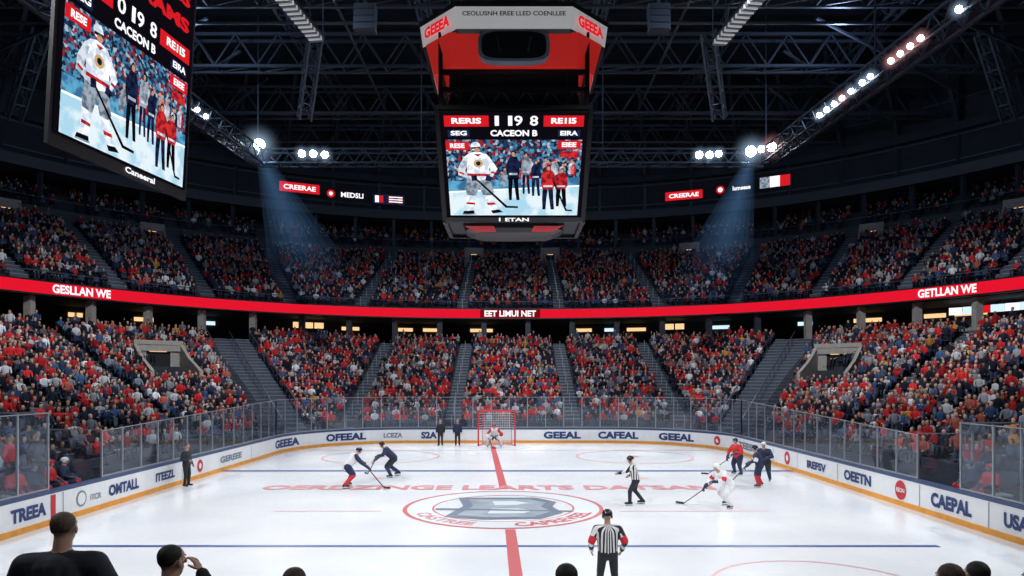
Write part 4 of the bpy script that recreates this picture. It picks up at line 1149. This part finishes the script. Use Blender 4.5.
ST = ((-.14, .54, .95), (1.04, 1.0, .03))
ST2 = ((-.16, .38, 1.02), (.80, 1.05, .03))
person('referee', (1.93, 13.7, 0), 0.03, 'refback', top='ref', arm='ref', bot='pb', hair='hairk', helmet='helk', skates=True, voxel=.016, bulk=1.2, band='jr')
person('referee', (4.30, 23.9, 0), rad(75), 'refpoint', top='ref', arm='ref', bot='pb', hair='hairk', skates=True, helmet='helk', voxel=.018, bulk=1.2)
person('hockey_player', (-6.67, 28.0, 0), rad(-58), 'glide', top='jw', arm='jn', bot='pn', sock='sr', helmet='heln', hockey=True, skates=True, stick=ST, scale=1.05)
person('hockey_player', (-5.5, 30.8, 0), rad(100), 'glide', top='jn', bot='pb', sock='pn', helmet='helk', hockey=True, skates=True, stick=ST, scale=1.05)
person('hockey_player', (7.35, 23.4, 0), rad(108), 'glide', top='jw', bot='jw', sock='sw', helmet='helw', glove='jn', hockey=True, skates=True, stick=ST, band='jr')
person('hockey_player', (10.45, 31.5, 0), rad(120), 'upright', top='jr', bot='pn', sock='pn', helmet='heln', hockey=True, skates=True, stick=ST2)
person('hockey_player', (10.15, 28.0, 0), rad(75), 'upright', top='jn', bot='pn', sock='sr', helmet='heln', hockey=True, skates=True, stick=ST2, band='jw')
person('hockey_player', (11.0, 29.6, 0), rad(140), 'upright', top='jn', bot='pb', sock='pn', helmet='helw', hockey=True, skates=True)
person('hockey_goalie', (-1.15, 44.5, 0), PI, 'goalie', top='jw', arm='jr', bot='pn', sock='sw', helmet='helr', hockey=True, skates=True, pads=True, stick=((.36, .5, .7), (.1, .75, .03)))
person('linesman', (-4.75, 45.2, 0), PI*.95, 'stand', top='pb', bot='pb', hair='hairk', skates=True, bulk=1.15)
person('linesman', (-3.62, 45.2, 0), PI*1.05, 'stand', top='jn', bot='pb', hair='hairk', skates=True, bulk=1.15)
person('rink_attendant', (-13.4, 28.0, 0), rad(-100), 'stand', top='jk', bot='pb', hair='hairb', over=dict(wR=(.2, .25, 1.1)), bulk=1.1)

# bench, penalty box
mb = MB()
mb.box((-15.15, 22.0, .2), (1.9, 3.2, .4), 'conc'); mb.box((-15.4, 22, .86), (.4, 3.0, .06), 'beige')
for y in (20.8, 22, 23.2): mb.box((-15.4, y, .62), (.3, .08, .44), 'grey')
mb.build('team_bench')
mb = MB()
mb.box((14.8, 21.8, .2), (1.9, 2.4, .4), 'conc'); mb.box((15.1, 21.8, .86), (.4, 2.1, .06), 'beige')
for y in (20.9, 22.7): mb.box((15.1, y, .62), (.3, .08, .44), 'grey')
mb.build('penalty_bench')
for i, (y, t, b_) in enumerate(((20.95, 'jr', 'heln'), (21.75, 'jn', 'heln'), (22.5, 'jr', 'helr'), (23.2, 'jn', 'helw'))):
    person('bench_player', (-15.35, y, .4), rad(-90)+.2*(i-1), 'sit', top=t, bot='pn', sock='sr', helmet=b_, hockey=True, voxel=.025)
person('team_coach', (-15.75, 21.3, .9), rad(-80), 'stand', top='jr', bot='pb', hair='hairbl')
person('team_coach', (-15.8, 22.6, .9), rad(-100), 'stand', top='jk', bot='pb', hair='hairb')
person('bench_player', (15.1, 21.4, .4), rad(95), 'sit', top='jr', bot='pn', sock='sr', helmet='helr', hockey=True, voxel=.025)
person('bench_player', (15.1, 22.3, .4), rad(80), 'sit', top='jn', bot='pn', sock='sr', helmet='heln', hockey=True, voxel=.025)
mb = MB(); mb.box((-15.85, 22, .45), (.6, 3.4, .9), 'dark2'); mb.build('coach_platform')

# near stand with foreground spectators
mb = MB()
for k in range(9):
    y1 = 8.2-.85*k; z = .75+.3*k
    mb.box((0, y1-.425, z/2), (26, .84, z), 'conc')
mb.build('near_seating_stand')
def spect(x, y, ztop, yaw, **kw):
    z = ztop-1.36
    kw.setdefault('bulk', 1.15)
    person('spectator', (x, y, z), yaw, 'sit', voxel=.013, **kw)
    s = MB(); s.v = list(tb.v); s.f = list(tb.f); s.m = [0]*len(tb.f); s.mats = [M['seat']]
    s.build('stadium_seat', loc=(x, y-.02, z), rz=yaw*.2)
spect(-3.33, 5.0, 3.42, rad(8), top='jk', bot='pb', hair='hairg', headyaw=rad(-6), bulk=1.25,
      over=dict(sL=(-.24, .02, .98), sR=(.24, .02, .98), eL=(-.36, .06, .74), eR=(.36, .06, .74), neck=(0, .04, 1.09)))
spect(-2.48, 4.9, 3.20, rad(5), top='pb', bot='pb', hair='hairk', headyaw=rad(-32), over=dict(eR=(.27, .2, .90), wR=(.13, .28, 1.10)))
spect(-1.52, 4.7, 3.09, rad(5), top='jk', bot='pb', hair='hairb')
spect(.39, 4.8, 3.09, rad(0), top='jn', bot='pb', hair='hairk')
spect(3.15, 4.8, 3.09, rad(8), top='pb', bot='pb', hair='hairb')
spect(3.82, 5.5, 2.92, rad(6), top='jk', bot='pb', hair='hairk')
spect(3.66, 4.65, 3.12, rad(5), top='jn', bot='pb', hair='hairg')

# ------------------------------------------------------------------ lights
def spot(loc, tgt, e, ang, blend=.5, col=(1, 1, 1), r=.3, name='flood_light'):
    l = bpy.data.lights.new(name, 'SPOT'); l.energy = e; l.spot_size = rad(ang); l.spot_blend = blend; l.color = col; l.shadow_soft_size = r
    o = bpy.data.objects.new(name, l); scene.collection.objects.link(o); o.location = loc
    o.rotation_euler = (Vector(tgt)-Vector(loc)).to_track_quat('-Z', 'Y').to_euler()
    return o
cool = (.94, .97, 1)
for x in (-20, -7, 7, 20):
    spot((x, 58.2, 23.0), (x*.3, 33, 0), 9600, 54, .6, cool)
for y in (12, 24, 36, 48):
    for s in (-1, 1):
        spot((s*(23.0-(y-20)*.05), y, 23.0), (s*2, y*.75+6, 0), 9600, 54, .6, cool)
for x in (-10, 10): spot((x, 4, 24.0), (x*.4, 24, 0), 13500, 54, .6, cool)  # unseen spots added to light the near side of the players
for x, y, tx, ty, tz, e in ((-9, 30, -28, 48, 3, 24000), (9, 30, 28, 48, 3, 24000), (-4, 30, -9, 60, 2, 21000), (4, 30, 9, 60, 2, 21000),
                            (-8, 18, -28, 30, 2, 17000), (8, 18, 28, 30, 2, 17000)):
    spot((x, y, 27), (tx, ty, tz), e, 62, 1.0, (.92, .95, 1), .5, 'crowd_fill_light')  # added spots without fixtures, they brighten the crowd
spot((2, -3, 15), (0, 6, 3), 1100, 70, 1.0, (1, .95, .9), .5, 'crowd_fill_light')  # added lamp behind the view, brightens the foreground spectators' backs
# two floods that rake the upper deck along the painted beams
spot((-22, 58.4, 24.6), (-15, 66, 13), 2600, 34, 1.0, (.55, .75, 1), .3)
spot((20.8, 58.4, 24.1), (16, 66, 13), 2600, 34, 1.0, (.55, .75, 1), .3)
for x, y in ((-24, 50), (24, 50), (0, 55), (-12, 30), (12, 30)):  # added point lights without fixtures, they lift the roof trusses
    l = bpy.data.lights.new('roof_fill_light', 'POINT'); l.energy = 1100; l.color = (.5, .68, 1); l.shadow_soft_size = .4
    o = bpy.data.objects.new('roof_fill_light', l); scene.collection.objects.link(o); o.location = (x, y, 28.6)

# flood beams painted as nested self-glowing volumes that fade with distance
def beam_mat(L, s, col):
    m = bpy.data.materials.new('painted_beam'); m.use_nodes = True; nt = m.node_tree; nt.nodes.clear()
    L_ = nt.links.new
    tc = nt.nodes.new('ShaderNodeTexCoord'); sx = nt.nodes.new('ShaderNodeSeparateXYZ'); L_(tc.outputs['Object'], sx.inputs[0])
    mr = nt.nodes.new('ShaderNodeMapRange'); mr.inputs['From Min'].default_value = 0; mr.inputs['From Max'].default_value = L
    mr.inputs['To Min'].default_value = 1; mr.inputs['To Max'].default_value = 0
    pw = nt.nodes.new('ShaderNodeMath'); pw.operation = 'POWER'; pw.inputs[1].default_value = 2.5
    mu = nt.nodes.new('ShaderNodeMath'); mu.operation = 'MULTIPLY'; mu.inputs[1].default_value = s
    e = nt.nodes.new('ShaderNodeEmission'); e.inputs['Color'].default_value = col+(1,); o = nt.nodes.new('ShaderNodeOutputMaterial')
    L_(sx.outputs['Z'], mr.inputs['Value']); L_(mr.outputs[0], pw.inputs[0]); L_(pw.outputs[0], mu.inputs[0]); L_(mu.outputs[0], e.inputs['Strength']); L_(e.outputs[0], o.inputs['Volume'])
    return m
def glow_shaft(loc, tgt, r1, s):
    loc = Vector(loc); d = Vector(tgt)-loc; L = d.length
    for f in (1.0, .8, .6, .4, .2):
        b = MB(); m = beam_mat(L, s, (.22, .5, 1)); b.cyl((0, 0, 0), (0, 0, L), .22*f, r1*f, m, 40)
        o = b.build('painted_flood_shaft', loc=loc, parent=cat); o.rotation_euler = d.to_track_quat('Z', 'Y').to_euler()
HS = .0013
glow_shaft((-22, 58.9, 24.6), (-15.0, 56, 9), 4.4, HS)
glow_shaft((20.8, 58.9, 24.1), (15.5, 56, 9), 4.2, HS)
def glow_mat(r, col, s):  # glow around a lamp, painted as an emissive ball
    m = bpy.data.materials.new('painted_lamp_glow'); m.use_nodes = True; nt = m.node_tree; nt.nodes.clear()
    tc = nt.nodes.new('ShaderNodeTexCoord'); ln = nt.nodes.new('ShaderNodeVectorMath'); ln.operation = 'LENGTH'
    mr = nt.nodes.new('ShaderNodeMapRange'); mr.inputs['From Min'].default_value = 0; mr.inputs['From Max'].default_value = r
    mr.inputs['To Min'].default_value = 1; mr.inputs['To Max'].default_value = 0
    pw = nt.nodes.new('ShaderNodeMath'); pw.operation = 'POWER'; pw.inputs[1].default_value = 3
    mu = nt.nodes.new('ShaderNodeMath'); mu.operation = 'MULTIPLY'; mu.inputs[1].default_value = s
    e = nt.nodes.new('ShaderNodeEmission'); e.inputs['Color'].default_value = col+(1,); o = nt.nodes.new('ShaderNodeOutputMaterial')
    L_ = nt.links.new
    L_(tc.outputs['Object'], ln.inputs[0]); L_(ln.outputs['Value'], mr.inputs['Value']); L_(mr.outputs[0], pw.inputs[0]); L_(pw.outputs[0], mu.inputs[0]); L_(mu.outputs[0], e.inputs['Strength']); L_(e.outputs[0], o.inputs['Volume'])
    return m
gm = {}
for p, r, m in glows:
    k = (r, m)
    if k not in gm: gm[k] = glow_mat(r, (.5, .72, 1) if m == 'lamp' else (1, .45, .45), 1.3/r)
    b = MB(); b.ell((0, 0, 0), (r, r, r), gm[k], 16, 10); b.build('painted_lamp_glow', parent=cat, loc=p)

w = bpy.data.worlds.new('arena_world'); scene.world = w; w.use_nodes = True
w.node_tree.nodes['Background'].inputs[0].default_value = (.25, .4, .7, 1); w.node_tree.nodes['Background'].inputs[1].default_value = .03

cam = bpy.data.cameras.new('camera'); co = bpy.data.objects.new('camera', cam); scene.collection.objects.link(co)
co.location = (0, 0, 4.4); co.rotation_euler = (PI/2, 0, 0)
cam.sensor_width = 36; cam.lens = 680/1024*36; cam.shift_y = 92/1024; cam.clip_start = .05; cam.clip_end = 400
scene.camera = co
scene.view_settings.view_transform = 'Standard'
